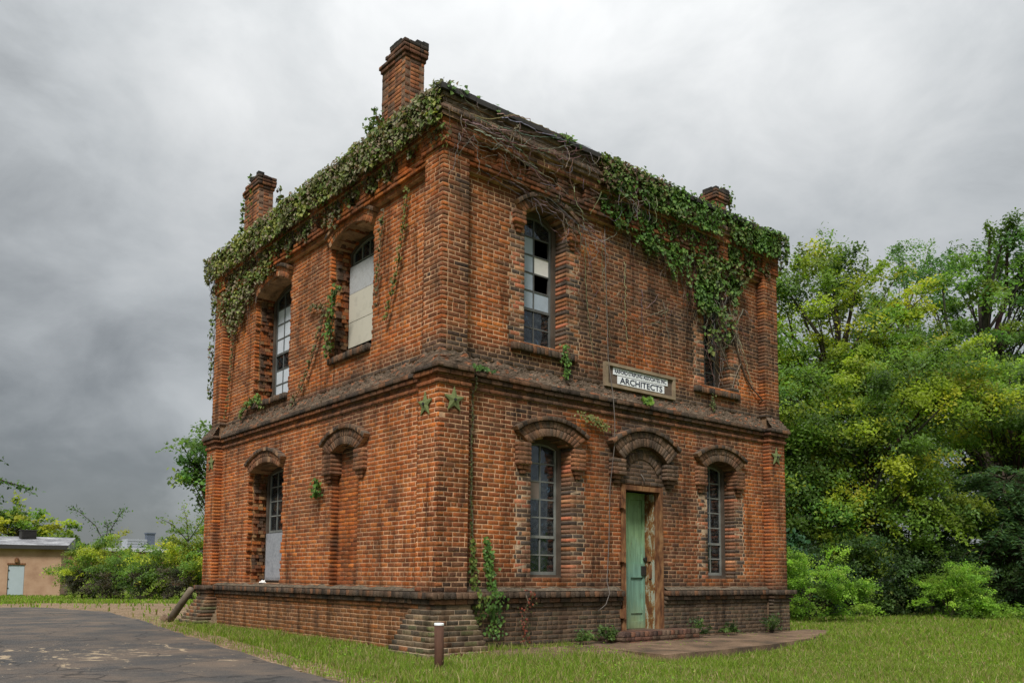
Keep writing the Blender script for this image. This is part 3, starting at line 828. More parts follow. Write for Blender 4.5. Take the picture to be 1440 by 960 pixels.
# ------------------------------------------------------------------ windows
def window(face, c, hw, zb, zs, zc, n, cols, low, up, sash, frame=MFRAME, skip=(), special=None, rail=.06, label=None, fw_=.085):
    """n: depth of the frame's outer face"""
    F = MB(); k = 14
    F.fbox(face, c-hw, c-hw+fw_, n, n+.13, zb, zs); F.fbox(face, c+hw-fw_, c+hw, n, n+.13, zb, zs)
    F.fbox(face, c-hw+fw_, c+hw-fw_, n-.03, n+.13, zb, zb+.07)
    ao = arc_pts(c, hw, zs, zc, k); ai = arc_pts(c, hw-fw_, zs, zc-fw_*.9, k)
    for i in range(k): F.ext(face, [ai[i], ai[i+1], ao[i+1], ao[i]], n, n+.13)
    fr = F.build('window', frame, bld, usecol=False)
    if label: fr['label'] = label
    a, b = c-hw+fw_, c+hw-fw_; z0 = zb+.07
    ztop = zc-fw_*.9
    zr = z0+(ztop-z0)*low/(low+up)            # meeting rail
    S = MB(); ng = n+.055
    st = .035; mu = .011
    for (x0, x1) in ((a, a+st), (b-st, b)): S.fbox(face, x0, x1, n+.035, n+.075, z0, zs)
    S.fbox(face, a+st, b-st, n+.035, n+.075, z0, z0+.05)
    S.fbox(face, a+st, b-st, n+.025, n+.085, zr-.022, zr+.022)
    hi = arc_pts(c, hw-fw_, zs, ztop, k); hj = arc_pts(c, hw-fw_-st, zs, ztop-st, k)
    for i in range(k): S.ext(face, [hj[i], hj[i+1], hi[i+1], hi[i]], n+.035, n+.075)
    ga, gb = a+st, b-st
    us = [ga+(gb-ga)*i/cols for i in range(cols+1)]
    def ztopat(u):
        d = abs(u-c)
        h2 = hw-fw_-st; r = (ztop-st)-zs; Rr = (h2*h2+r*r)/(2*r)
        return (ztop-st-Rr)+math.sqrt(max(0, Rr*Rr-d*d))
    for u in us[1:-1]: S.fbox(face, u-mu, u+mu, n+.04, n+.07, z0+.05, ztopat(u))
    zl = [z0+.05+(zr-.022-z0-.05)*i/low for i in range(low+1)]
    zu = [zr+.022+(ztop-st-zr-.022)*i/up for i in range(up+1)]
    for z in zl[1:-1]+zu[1:-1]: S.fbox(face, ga, gb, n+.042, n+.068, z-mu, z+mu)
    S.build('sash', sash, fr, usecol=False)
    for rws in (zl, zu):
        for j in range(len(rws)-1):
            jj = j if rws is zl else j+low
            for i in range(cols):
                if (i, jj) in skip: continue
                u0, u1 = us[i], us[i+1]; za, zt = rws[j], rws[j+1]
                poly = [(u0, za), (u1, za)]
                if rws is zu and j == len(rws)-2:
                    for s in (1, .75, .5, .25, 0):
                        uu_ = u0+(u1-u0)*s; poly.append((uu_, max(za+.02, ztopat(uu_))))
                else: poly += [(u1, zt), (u0, zt)]
                M = MB(); M.ext(face, poly, ng-.002+rng.uniform(-.001, .001), ng+.002)
                mt = (special or {}).get((i, jj), MGLASS)
                po = M.build('pane', mt, fr, usecol=False)
                if mt is not MGLASS: po['label'] = 'opaque pane of plain colour or painted sky brightness'
    return fr
MPALE = m_plain('pale_blue_grey_pane', (.34, .40, .46), .35, 9, .2, .5)  # flat opaque blue-grey pane tone
MCARD = m_plain('brown_card_pane', (.24, .19, .16), .8, 9, .2)
MPAPER = m_plain('white_paper_pane', (.72, .70, .66), .8, 9, .1)
MSKYP = m_plain('painted_sky_pane', (.55, .60, .66), .25, 5, .18, .6)  # bright sky in the glass, painted as an opaque pane colour
f1 = window('R', 2.105, .425, .98, 3.05, 3.21, .22, 2, 2, 5, MSASH, special={(0, 4): MCARD})
f2 = window('R', 6.44, .415, 1.0, 3.06, 3.22, .22, 2, 2, 5, MSASH)
f3 = window('R', 2.03, .45, 4.63, 6.72, 6.94, .31, 2, 2, 5, MSASHD, special={(0, 5): MPALE, (0, 4): MPALE, (0, 3): MPALE, (0, 2): MPALE, (1, 2): MPALE, (1, 4): MPAPER}, skip=((1, 3), (1, 5)))
f4 = window('R', 6.47, .405, 4.63, 6.72, 6.92, .31, 2, 2, 5, MSASHD, skip=((0, 4), (1, 5)))
f5 = window('L', 5.97, .74, .90, 3.03, 3.19, .36, 4, 3, 4, MSASH)
f6 = window('L', 2.92, .66, 4.78, 6.78, 7.0, .42, 4, 3, 4, MSASH)
f7 = window('L', 6.03, .76, 4.50, 6.70, 6.92, .42, 4, 3, 4, MSASHD, special={(i, j): MSKYP for i in range(4) for j in (0, 1, 3, 4, 5)} | {(0, 2): MPAPER, (1, 2): MPAPER})
def board(face, u0, u1, z0, z1, n, mat, parent, label, thick=.015):
    M = MB(); M.fbox(face, u0, u1, n, n+thick, z0, z1)
    b = M.build('board', mat, parent, usecol=False); b['label'] = label; return b
board('L', 5.33, 6.60, .92, 1.85, .33, MOSB, f5, 'grey chipboard sheet over the lower sash')
board('L', 2.28, 3.50, 6.02, 6.52, .395, MPLY, f6, 'grey plywood sheet with ring grain')
board('L', 2.28, 3.50, 5.50, 6.012, .393, MBOARD, f6, 'upper cream board')
board('L', 2.28, 3.50, 5.04, 5.492, .396, MBOARD, f6, 'lower cream board')
def curtain(face, u0, u1, z0, z1, n, parent):
    M = MB(); k = 24
    vs = [P(face, u0+(u1-u0)*i/k, n+.018*math.sin(i*1.9)+.008*math.sin(i*.7), z) for z in (z0, z1) for i in range(k+1)]
    M.add(vs, [[i, i+1, k+2+i, k+1+i] for i in range(k)])
    M.build('curtain', MCURT, parent, usecol=False)
curtain('R', 1.72, 2.34, 4.73, 5.28, .42, f3); curtain('R', 2.2, 2.5, 1.1, 3.0, .36, f1); curtain('R', 6.5, 6.8, 1.1, 2.3, .36, f2)
# inner dark shell: other walls, floors, roof
SH = MB()
for (z0, z1) in ((-.3, 8.0),):
    SH.box(W-.4, W+.05, .4, L-.4, z0, z1); SH.box(.4, W-.4, L-.4, L+.03, z0, z1)
SHo = mesh_np('wall', SH.v, SH.f, MMORT, bld, np.tile(np.array([[.20, .075, .035]]), (len(SH.v), 1)))
FL = MB(); FL.box(.4, W-.4, .4, L-.4, 3.9, 4.05); FL.box(.4, W-.4, .4, L-.4, -.1, .1)
FL.build('floor', MDARK, bld, usecol=False)
RF = MB(); RF.box(.1, W-.05, .1, L-.05, 7.84, 7.98)
RF.build('roof', MMETAL, bld, usecol=False)
RE = MB()
nE = -.225
for a in range(28):      # sagging dark sheet-metal coping in lengths
    x0, x1 = -.225+a*(W+.45)/28, -.225+(a+1)*(W+.45)/28-.006
    dz = .012*nz(a*.7, 1, 4)
    RE.box(x0, x1, nE, .42, 8.0+dz, 8.085+dz)
    y0, y1 = .43+a*(L-.43+.22)/28, .43+(a+1)*(L-.43+.22)/28-.006
    RE.box(nE, .42, y0, y1, 8.0-dz, 8.07-dz)
RE.box(W-.4, W+.22, .43, L+.22, 8.0, 8.07); RE.box(.43, W-.41, L-.4, L+.22, 8.0, 8.07)
RE.build('roof_coping', MMETAL, bld, usecol=False)

# chimneys
def chimney(x0, x1, y0, y1, top, broken, flare):
    core = MB(); core.box(x0+.006, x1-.006, y0+.006, y1-.006, 7.9, top-.16, (.24, .15, .10))
    ch = core.build('chimney', MMORT, bld)
    B = Bricks(); k = int((top-8.0)/CO)
    def cc(face, u, z):
        c = rng.choice([(.36, .13, .055), (.26, .095, .045), (.13, .075, .05), (.42, .17, .07), (.19, .085, .045)])
        return lerp3(c, (.05, .042, .036), min(.85, max(0, (z-(top-.30))*3.2))+rng.uniform(0, .2))
    def ring(z0, z1, e, row, frac=1.0, fl=0.0):
        zc = (z0+z1)/2; s = row % 2
        ya, yb = y0-e, y1+e+fl; xa, xb = x0-e, x1+e
        if frac < 1: yb = ya+(yb-ya)*frac
        d = .1
        def seq(a, b, off):
            cuts = [a]; x = a+off
            while x < b-.05: cuts.append(x); x += .205
            cuts.append(b); return list(zip(cuts[:-1], cuts[1:]))
        g = JT/2
        for a, b in seq(xa if s else xa+.1, xb if s else xb-.1, .1 if s else .2):    # front (-y) and back (+y)
            B.quad([(a+g, ya, z0+g), (b-g, ya, z0+g), (b-g, ya, z1-g), (a+g, ya, z1-g)], (0, 1, 0), d, cc('R', a, zc))
            B.quad([(b-g, yb, z0+g), (a+g, yb, z0+g), (a+g, yb, z1-g), (b-g, yb, z1-g)], (0, -1, 0), d, cc('R', a, zc))
        for a, b in seq(ya+.1 if s else ya, yb-.1 if s else yb, .2 if s else .1):
            j = rng.uniform(-.006, .006)
            B.quad([(xa+j, b-g, z0+g), (xa+j, a+g, z0+g), (xa+j, a+g, z1-g), (xa+j, b-g, z1-g)], (1, 0, 0), d, cc('L', a, zc))
            B.quad([(xb, a+g, z0+g), (xb, b-g, z0+g), (xb, b-g, z1-g), (xb, a+g, z1-g)], (-1, 0, 0), d, cc('L', a, zc))
    for i in range(k):
        z0 = 8.0+i*CO; left = k-1-i
        e = {3: .02, 2: .045, 1: .05, 0: .05}.get(left, 0) if not flare or True else 0
        frac = 1.0
        if broken and left < 2: frac = broken[left]
        fl = max(0, .14-.035*i) if flare else 0
        ring(z0, z0+CO, e, i, frac, fl)
    B.build('brick', MBRICK, ch)
    cap = MB()
    kx = max(2, int((x1-x0+.1)/.11)); ky = max(3, int((y1-y0+.1)/.11))
    zt = 8.0+k*CO
    for i in range(kx):
        for j in range(ky):
            if broken and j/ky > .45: continue
            if rng.random() < .35: continue
            a = x0-.05+(x1-x0+.1)*i/kx; b = y0-.05+(y1-y0+.1)*j/ky; hh = rng.uniform(.03, .075)
            cap.box(a+.005, a+(x1-x0+.1)/kx-.005, b+.005, b+(y1-y0+.1)/ky-.005, zt-.01, zt+hh, (.035, .033, .03))
    tag(cap.build('chimney_cap', MBRICK, ch), kind='stuff')
    return ch
chimney(.01, .38, 1.16, 1.87, 9.53, (.55, .72), True)
chimney(.01, .33, 6.81, 7.57, 9.42, (.5, .8), True)
chimney(7.93, 8.31, 1.11, 1.76, 9.47, (.6, .85), False)

# doors
D = MB()
D.fbox('R', 3.70, 3.78, -.035, .10, .12, 2.585); D.fbox('R', 4.655, 4.735, -.035, .10, .12, 2.585); D.fbox('R', 3.78, 4.655, -.034, .10, 2.50, 2.582)
dfr = D.build('door_frame', MRUSTF, bld, usecol=False)
for z in (.42, 1.35, 2.25):
    H = MB(); H.fbox('R', 3.63, 3.70, -.075, -.02, z-.075, z+.075); H.tube([(3.715, -.062, z-.09), (3.715, -.062, z+.09)], .022, 8)
    H.build('hinge', MRUSTF, dfr, usecol=False)
def leaf(u0, u1, n):
    M = MB(); st = .085
    M.fbox('R', u0, u0+st, n, n+.05, .14, 2.5); M.fbox('R', u1-st, u1, n, n+.05, .14, 2.5)
    for (za, zb_) in ((.14, .26), (1.02, 1.26), (2.38, 2.5)): M.fbox('R', u0+st, u1-st, n+.001, n+.05, za, zb_)
    for (za, zb_) in ((.26, 1.02), (1.26, 2.38)): M.fbox('R', u0+st, u1-st, n+.032, n+.047, za, zb_)
    M.fbox('R', u0+st, u1-st, n+.012, n+.03, .40, .41)
    return M.build('door', MGREEN, bld, usecol=False)
leaf(3.79, 4.165, .30); d2 = leaf(4.17, 4.655, .30)
LK = MB(); LK.fbox('R', 4.52, 4.65, .265, .30, 1.06, 1.22); LK.build('lock', MIRON, d2, usecol=False)
LK = MB(); LK.tube([(4.60, .30, 1.34), (4.60, .25, 1.34)], .03, 8); LK.tube([(4.60, .25, 1.34), (4.60, .245, 1.34)], .04, 8); LK.build('handle', MIRON, d2, usecol=False)
JL = MB(); JL.box(4.625, 4.655, .10, .30, .13, 2.48); jl = JL.build('jamb_lining', MRUSTD, bld, usecol=False); jl['label'] = 'pale rust-streaked metal lining of the right jamb'
JL = MB(); JL.box(3.78, 3.79, .10, .30, .13, 2.48); JL.build('jamb_lining', MRUSTD, bld, usecol=False)
KP = MB(); KP.box(4.60, 4.627, .15, .22, 1.30, 1.40); KP.box(4.607, 4.627, .14, .2, 1.0, 1.24); KP.build('strike_plate', MRUSTF, jl, usecol=False)
TH = MB(); TH.fbox('R', 3.68, 4.745, -.05, .40, .05, .135); TH.build('threshold', MCONC, bld, usecol=False)
MO.fbox('R', 3.66, 3.78, .11, .40, -.2, 2.6, (.2, .15, .11)); MO.fbox('R', 4.66, 4.76, .11, .40, -.2, 2.6, (.2, .15, .11))

# the bricks of the walls: the 300 that show largest one by one, the rest joined
V, f_, c_ = WB.arrays()
Q = np.array(WB.q); cen = Q.mean(1); ar = np.linalg.norm(np.cross(Q[:, 1]-Q[:, 0], Q[:, 3]-Q[:, 0]), axis=1)
dv = CAMP-cen; dist = np.linalg.norm(dv, axis=1); cs_ = np.abs((dv*np.array(WB.inn)).sum(1))/dist
order = np.argsort(-(ar*cs_/dist**2))
WB.singles('brick', MBRICK, bld, order[:300])
WB.build('brickwork', MBRICK, bld, order[300:])
mesh_np('mortar_wall', MO.v, MO.f, MMORT, bld, np.array(MO.c))

# ------------------------------------------------------------------ fittings on the facade
def star(face, u, z, n, label, r=.155, rot=0.0, col=None):
    t_ = thing('star_anchor', P(face, u, n, z), label, 'anchor plate', 'star-shaped iron anchor plates on the brick walls')
    r *= 1.22; M = MB(); pts = []
    for i in range(10):
        a = math.pi/2+rot+i*math.pi/5; q = r if i % 2 == 0 else r*.42
        pts.append((u+q*math.cos(a), z+q*math.sin(a)))
    vs = [P(face, a, n, b) for a, b in pts]+[P(face, a, n-.012, b) for a, b in pts]+[P(face, u, n-.032, z)]
    fs = [[i, (i+1) % 10, 10+(i+1) % 10, 10+i] for i in range(10)]+[[10+i, 10+(i+1) % 10, 20] for i in range(10)]
    if face == 'L': fs = [f[::-1] for f in fs]
    M.add(vs, fs); M.build('plate', MSTAR, t_, usecol=False)
    B = MB(); c0 = Vector(P(face, u, n-.02, z)); c1 = Vector(P(face, u, n-.05, z))
    B.tube([c0, c1], .022, 6); B.build('nut', MIRON, t_, usecol=False)
star('R', .10, 3.50, PIL-.012, 'green iron star plate facing front on the near corner pier, below the belt course')
star('L', .17, 3.45, PIL-.012, 'green iron star plate on the left side of the near corner, below the belt course')
star('R', 8.06, 3.44, PIL-.012, 'green iron star plate on the far right pier beside the trees')
star('L', 8.47, 3.42, PIL-.012, 'mossy star plate on the far left corner pier under the belt course')

sg = thing('wall_sign', (4.2, .0, 4.34), 'weathered wooden framed architects sign hung on the front wall above the door', 'sign')
S = MB(); S.fbox('R', 3.35, 5.06, .005, .055, 4.18, 4.51); S.build('backboard', MSIGNB, sg, usecol=False)
for (a, b, c, d, n) in ((3.30, 5.11, 4.495, 4.55, -.035), (3.30, 5.11, 4.135, 4.19, -.035), (3.30, 3.365, 4.19, 4.495, -.032), (5.045, 5.11, 4.19, 4.495, -.032)):
    S = MB(); S.fbox('R', a, b, n, .055, c, d); S.build('frame_rail', MSIGNW, sg, usecol=False)
S = MB(); S.fbox('R', 3.51, 4.92, -.006, .005, 4.365, 4.482); S.build('name_panel', MWHITE, sg, usecol=False)
S = MB(); S.fbox('R', 3.615, 4.825, -.006, .005, 4.215, 4.352); S.build('name_panel', MWHITE, sg, usecol=False)
def lettering(txt, cx, z, width, height, y, parent, off=.012):
    cu = bpy.data.curves.new('lettering', 'FONT'); cu.body = txt; cu.align_x = 'CENTER'; cu.size = 1; cu.offset = off; cu.extrude = .002; cu.resolution_u = 3
    ob = bpy.data.objects.new('lettering', cu); C.objects.link(ob)
    dg = bpy.context.evaluated_depsgraph_get(); me = bpy.data.meshes.new_from_object(ob.evaluated_get(dg))
    bpy.data.objects.remove(ob)
    n = len(me.vertices); a = np.zeros(n*3, dtype=np.float32); me.vertices.foreach_get('co', a); a = a.reshape(-1, 3)
    mn, mxx = a.min(0), a.max(0)
    x = cx+(a[:, 0]-(mn[0]+mxx[0])/2)*width/(mxx[0]-mn[0]); zz_ = z+(a[:, 1]-mn[1])*height/(mxx[1]-mn[1])
    Vn = np.stack([x, y-a[:, 2]*1.0-.002, zz_], 1)
    # serifs are added as thin feet at the base and cap lines of the big letters
    faces = [list(p.vertices) for p in me.polygons]
    return mesh_np('lettering', Vn, faces, MBLACK, parent)
lettering('RAIFORD\u00b7STRIPLING ASSOCIATES, INC.', 4.215, 4.382, 1.34, .080, -.007, sg, .004)
lettering('ARCHITECTS', 4.22, 4.232, 1.10, .105, -.007, sg)

sg.location = sg.location+Vector((.03, .02, .085))
cab = MB()
cp = [(3.36, .04, 7.3), (3.37, .03, 6.5), (3.39, .02, 5.6), (3.40, -.0, 4.7), (3.41, -.10, 4.05), (3.42, -.13, 3.6), (3.41, -.13, 3.2), (3.40, -.03, 2.5), (3.36, -.04, 1.6), (3.29, -.06, .95), (3.26, -.15, .76), (3.18, -.14, .58), (3.05, -.10, .48)]
cab.tube(cp, .0065, 5)
tag(cab.build('cable', MCABLE, None, True, usecol=False, origin=cp[0]), 'thin grey cable hanging down the front wall left of the door, past the sign', 'cable')
cab = MB(); cab.tube([(4.19, .02, 2.82), (4.22, -.03, 2.74), (4.25, -.05, 2.62)], .008, 5)
tag(cab.build('cable', MCABLE, None, True, usecol=False, origin=(4.19, .02, 2.82)), 'short pale cable end hanging over the top of the door frame', 'cable')
rag = MB()
rv = []
for i in range(6):
    for j in range(5):
        rv.append((-.02+.06*i/5*1.6+rng.uniform(-.012, .012), 5.9+.2*j/4+rng.uniform(-.02, .02), .87+.07*math.sin(math.pi*i/5)*math.sin(math.pi*j/4)*rng.uniform(.6, 1.3)))
rag.add(rv, [[i*5+j, i*5+j+5, i*5+j+6, i*5+j+1] for i in range(5) for j in range(4)])
tag(rag.build('white_rag', MPAPER, None, False, usecol=False, origin=(0, 5.9, .87)), 'small crumpled white scrap on the ledge under the chipboard window', 'scrap')
# ------------------------------------------------------------------ ground, road, paving
def gz(x, y):
    s = min(1, max(0, (y-12)/40)); s = s*s*(3-2*s)
    a = min(1, max(0, (-y-1.2)/1.4)); b = min(1, max(0, (x-.8)/1.4)); dp = .11*a*a*(3-2*a)*b*b*(3-2*b)
    return -.05-dp-.50*s + (.03*nz(x*.35, y*.35, 0) if abs(x) < 40 and -20 < y < 60 else 0)
def axis(lo, hi, fine_lo, fine_hi, step):
    a = list(np.arange(fine_lo, fine_hi+step, step)); x = fine_lo; s = step
    while x > lo: s *= 1.35; x -= s; a.insert(0, x)
    x = a[-1]; s = step
    while x < hi: s *= 1.35; x += s; a.append(x)
    return a
xs = axis(-900, 900, -14, 24, .7); ys = axis(-300, 1200, -12, 60, .8)
V = [(x, y, gz(x, y)) for y in ys for x in xs]; nx = len(xs)
F = np.array([[j*nx+i, j*nx+i+1, (j+1)*nx+i+1, (j+1)*nx+i] for j in range(len(ys)-1) for i in range(nx-1)])
tag(mesh_np('ground', V, F, MGROUND, None, smooth=True), kind='structure')

def sheet(name, rowsA, rowsB, mat, lift, k=8, edge=.06):
    """strip between two polylines, resampled, with ragged edges, following the ground"""
    def res(pl, n):
        d = [0]
        for p, q in zip(pl[:-1], pl[1:]): d.append(d[-1]+math.hypot(q[0]-p[0], q[1]-p[1]))
        return [(np.interp(s, d, [p[0] for p in pl]), np.interp(s, d, [p[1] for p in pl])) for s in np.linspace(0, d[-1], n)]
    n = 220; A = res(rowsA, n); Bp = res(rowsB, n); vs = []
    for i in range(n):
        ex = edge*(nz(i*.31, 2, lift*900)+.6*nz(i*.9, 7, lift*900)); ey = edge*(nz(i*.27, 5, lift*700)+.6*nz(i*.8, 3, 1))
        for j in range(k+1):
            s = j/k; x = A[i][0]+(Bp[i][0]-A[i][0])*s; y = A[i][1]+(Bp[i][1]-A[i][1])*s
            if j == k: x += ex; y += ey*.5
            if j == 0: x += ey; y += ex*.5
            vs.append((x, y, gz(x, y)+lift))
    F = np.array([[i*(k+1)+j, i*(k+1)+j+1, (i+1)*(k+1)+j+1, (i+1)*(k+1)+j] for i in range(n-1) for j in range(k)])
    return tag(mesh_np(name, vs, F, mat, None, smooth=True), kind='structure')
ROADR = [(-3.4, -14), (-2.78, -4.0), (-2.67, -2.26), (-2.5, -1.0), (-2.22, 1.08), (-1.93, 3.1), (-1.55, 5.8), (-.91, 10.07), (-.60, 12.3), (-.2, 15.5), (-.1, 18.5), (-.6, 22), (-2.2, 24.6), (-6, 27), (-20, 30)]
ROADL = [(-11, -14), (-10.5, -4.0), (-10.2, -1), (-10, 1), (-9.8, 3), (-9.6, 6), (-9.4, 9), (-9.3, 11), (-9.4, 13), (-9.8, 15), (-10.4, 16.5), (-11.5, 18), (-13, 19.5), (-15, 20.5), (-24, 22)]
sheet('road', ROADL, ROADR, MASPH, .012, 14, .10)
GRR = [(-2.9, -12), (-2.35, -4), (-2.2, -2.2), (-2.0, -1), (-1.75, 1.1), (-1.5, 3.1), (-1.1, 5.8), (-.5, 9.5), (.9, 11.3), (3.4, 14.5), (5.6, 19.0), (6.0, 24), (5.0, 29.5), (2, 33.0), (-6, 37)]
GRL = [(-3.6, -12), (-2.9, -4), (-2.8, -2.2), (-2.6, -1), (-2.35, 1.1), (-2.1, 3.1), (-1.7, 5.8), (-1.1, 9.5), (-.9, 11.3), (-.5, 14.5), (-.4, 18.0), (-1, 21.5), (-2.6, 24), (-6, 26.5), (-20, 29.5)]
sheet('gravel_verge', GRL, GRR, MGRAVEL, .006, 8, .14)
# worn paving in front of the facade
SLB = MB()
poly = [(2.25, -2.15), (3.4, -2.12), (5.0, -1.95), (6.6, -1.6), (8.0, -1.15), (9.3, -.5), (9.3, .0), (8.6, -.1), (2.3, -.1)]
k = len(poly); zt, zb_ = -.022, -.3
SLB.add([(x, y, zt) for x, y in poly]+[(x+.01, y-.012, zb_) for x, y in poly], [list(range(k))]+[[i, i+k, (i+1) % k+k, (i+1) % k] for i in range(k)])
tag(SLB.build('pavement', MCONC, None, usecol=False), kind='structure')
sheet('dirt_path', [(.35, -1.75), (1.3, -2.0), (2.4, -1.95)], [(.3, -.2), (1.3, -.2), (2.4, -.2)], MCONC, .02, 6, .12)

ds = thing('doorstep', (4.2, -.25, 0), 'low brick doorstep with worn edges in front of the green door', 'step')
SM = MB(); SM.box(3.215, 5.135, -.455, -.11, -.1, .138, (.16, .11, .08)); SM.build('step_core', MMORT, ds)
SBk = Bricks()
def step_col(face, u, z): return rng.choice([(.10, .055, .04), (.13, .065, .045), (.08, .05, .04), (.12, .08, .055), (.16, .075, .045)])
k = 18
for i in range(k):      # rowlock top bricks, then a course below
    a = 3.2+1.95*i/k
    SBk.quad([(a+.004, -.11, .15), (a+.004, -.47, .15), (a+1.95/k-.004, -.47, .15), (a+1.95/k-.004, -.11, .15)], (0, 0, -1), .075, step_col(0, 0, 0), .008)
for r_ in range(2):
    fill_row(SBk, 'R', r_, -.07+r_*.072, .0+r_*.072, 3.205, 5.145, -.466, .3, .3, .1, False, None, step_col)
SBk.singles('brick', MBRICK, ds, range(len(SBk.q)))

# bollard and leaning log
bo = thing('bollard', (-1.25, -1.83, -.05), 'short rusty brown pipe bollard with white cap standing in the grass before the near corner', 'bollard')
M = MB(); M.tube([(-1.25, -1.83, -.2), (-1.252, -1.828, .2), (-1.256, -1.825, .47)], .054, 20); M.build('post', MPOST, bo, True, usecol=False)
M = MB()
ring = [(.056, .464), (.057, .480), (.051, .488), (.038, .489), (.034, .474), (.0, .472)]
vs = [(-1.256+r*math.cos(2*math.pi*i/20), -1.825+r*math.sin(2*math.pi*i/20), z) for r, z in ring for i in range(20)]
M.add(vs, [[j*20+i, j*20+(i+1) % 20, (j+1)*20+(i+1) % 20, (j+1)*20+i] for j in range(len(ring)-1) for i in range(20)])
M.build('cap', MWHITE, bo, False, usecol=False)
lg = thing('leaning_log', (-.30, 9.9, 0), 'grey weathered log leaning against the far left corner of the brick building', 'log')
M = MB(); M.tube([(-.42, 9.95, -.02), (-.38, 9.75, .16), (-.33, 9.45, .40), (-.27, 9.08, .70)], [.075, .08, .078, .07], 12); M.build('stem', MLOG, lg, True, usecol=False)
M = MB(); M.tube([(-.5, 10.02, -.02), (-.46, 9.98, .07)], [.14, .10], 9); M.build('stone', MCONC, lg, False, usecol=False)

# ------------------------------------------------------------------ leaves
nr = np.random.RandomState(5)
def rnd_unit(n):
    v = nr.normal(size=(n, 3)); return v/(np.linalg.norm(v, axis=1, keepdims=True)+1e-9)
def leaf_mesh(name, cen, nrm, size, col, mat, parent, aspect=.5, fold=.25, droop=None, lobed=False):
    """diamond or lobed leaves, folded along the midrib"""
    n = len(cen); nrm = nrm/(np.linalg.norm(nrm, axis=1, keepdims=True)+1e-9)
    ref = rnd_unit(n) if droop is None else (droop + .55*rnd_unit(n))
    ax = ref-nrm*(ref*nrm).sum(1, keepdims=True); ax /= np.linalg.norm(ax, axis=1, keepdims=True)+1e-9
    sd_ = np.cross(nrm, ax); s = size[:, None]
    if lobed:
        outl = [(-.5, 0, 0), (-.22, .50, 1), (.12, .30, .7), (.55, 0, 0), (.12, -.30, .7), (-.22, -.50, 1)]
    else:
        outl = [(-.5, 0, 0), (0, aspect*.5, 1), (.5, 0, 0), (0, -aspect*.5, 1)]
    Vv = np.stack([cen+ax*s*a+sd_*s*b+nrm*s*fold*abs(b)*c for a, b, c in outl], 1)
    k = len(outl); 
    if lobed: tri = np.array([[0, 3, 2], [0, 2, 1], [0, 5, 4], [0, 4, 3]])
    else: tri = np.array([[0, 2, 1], [0, 3, 2]])
    F = (tri[None]+(np.arange(n)*k)[:, None, None]).reshape(-1, 3)
    return mesh_np(name, Vv.reshape(-1, 3), F, mat, parent, np.repeat(col, k, 0))
def palette(n, cols, var=.25):
    cols = np.array(cols); c = cols[nr.randint(len(cols), size=n)]
    return c*(1+var*nr.uniform(-1, 1, (n, 1)))

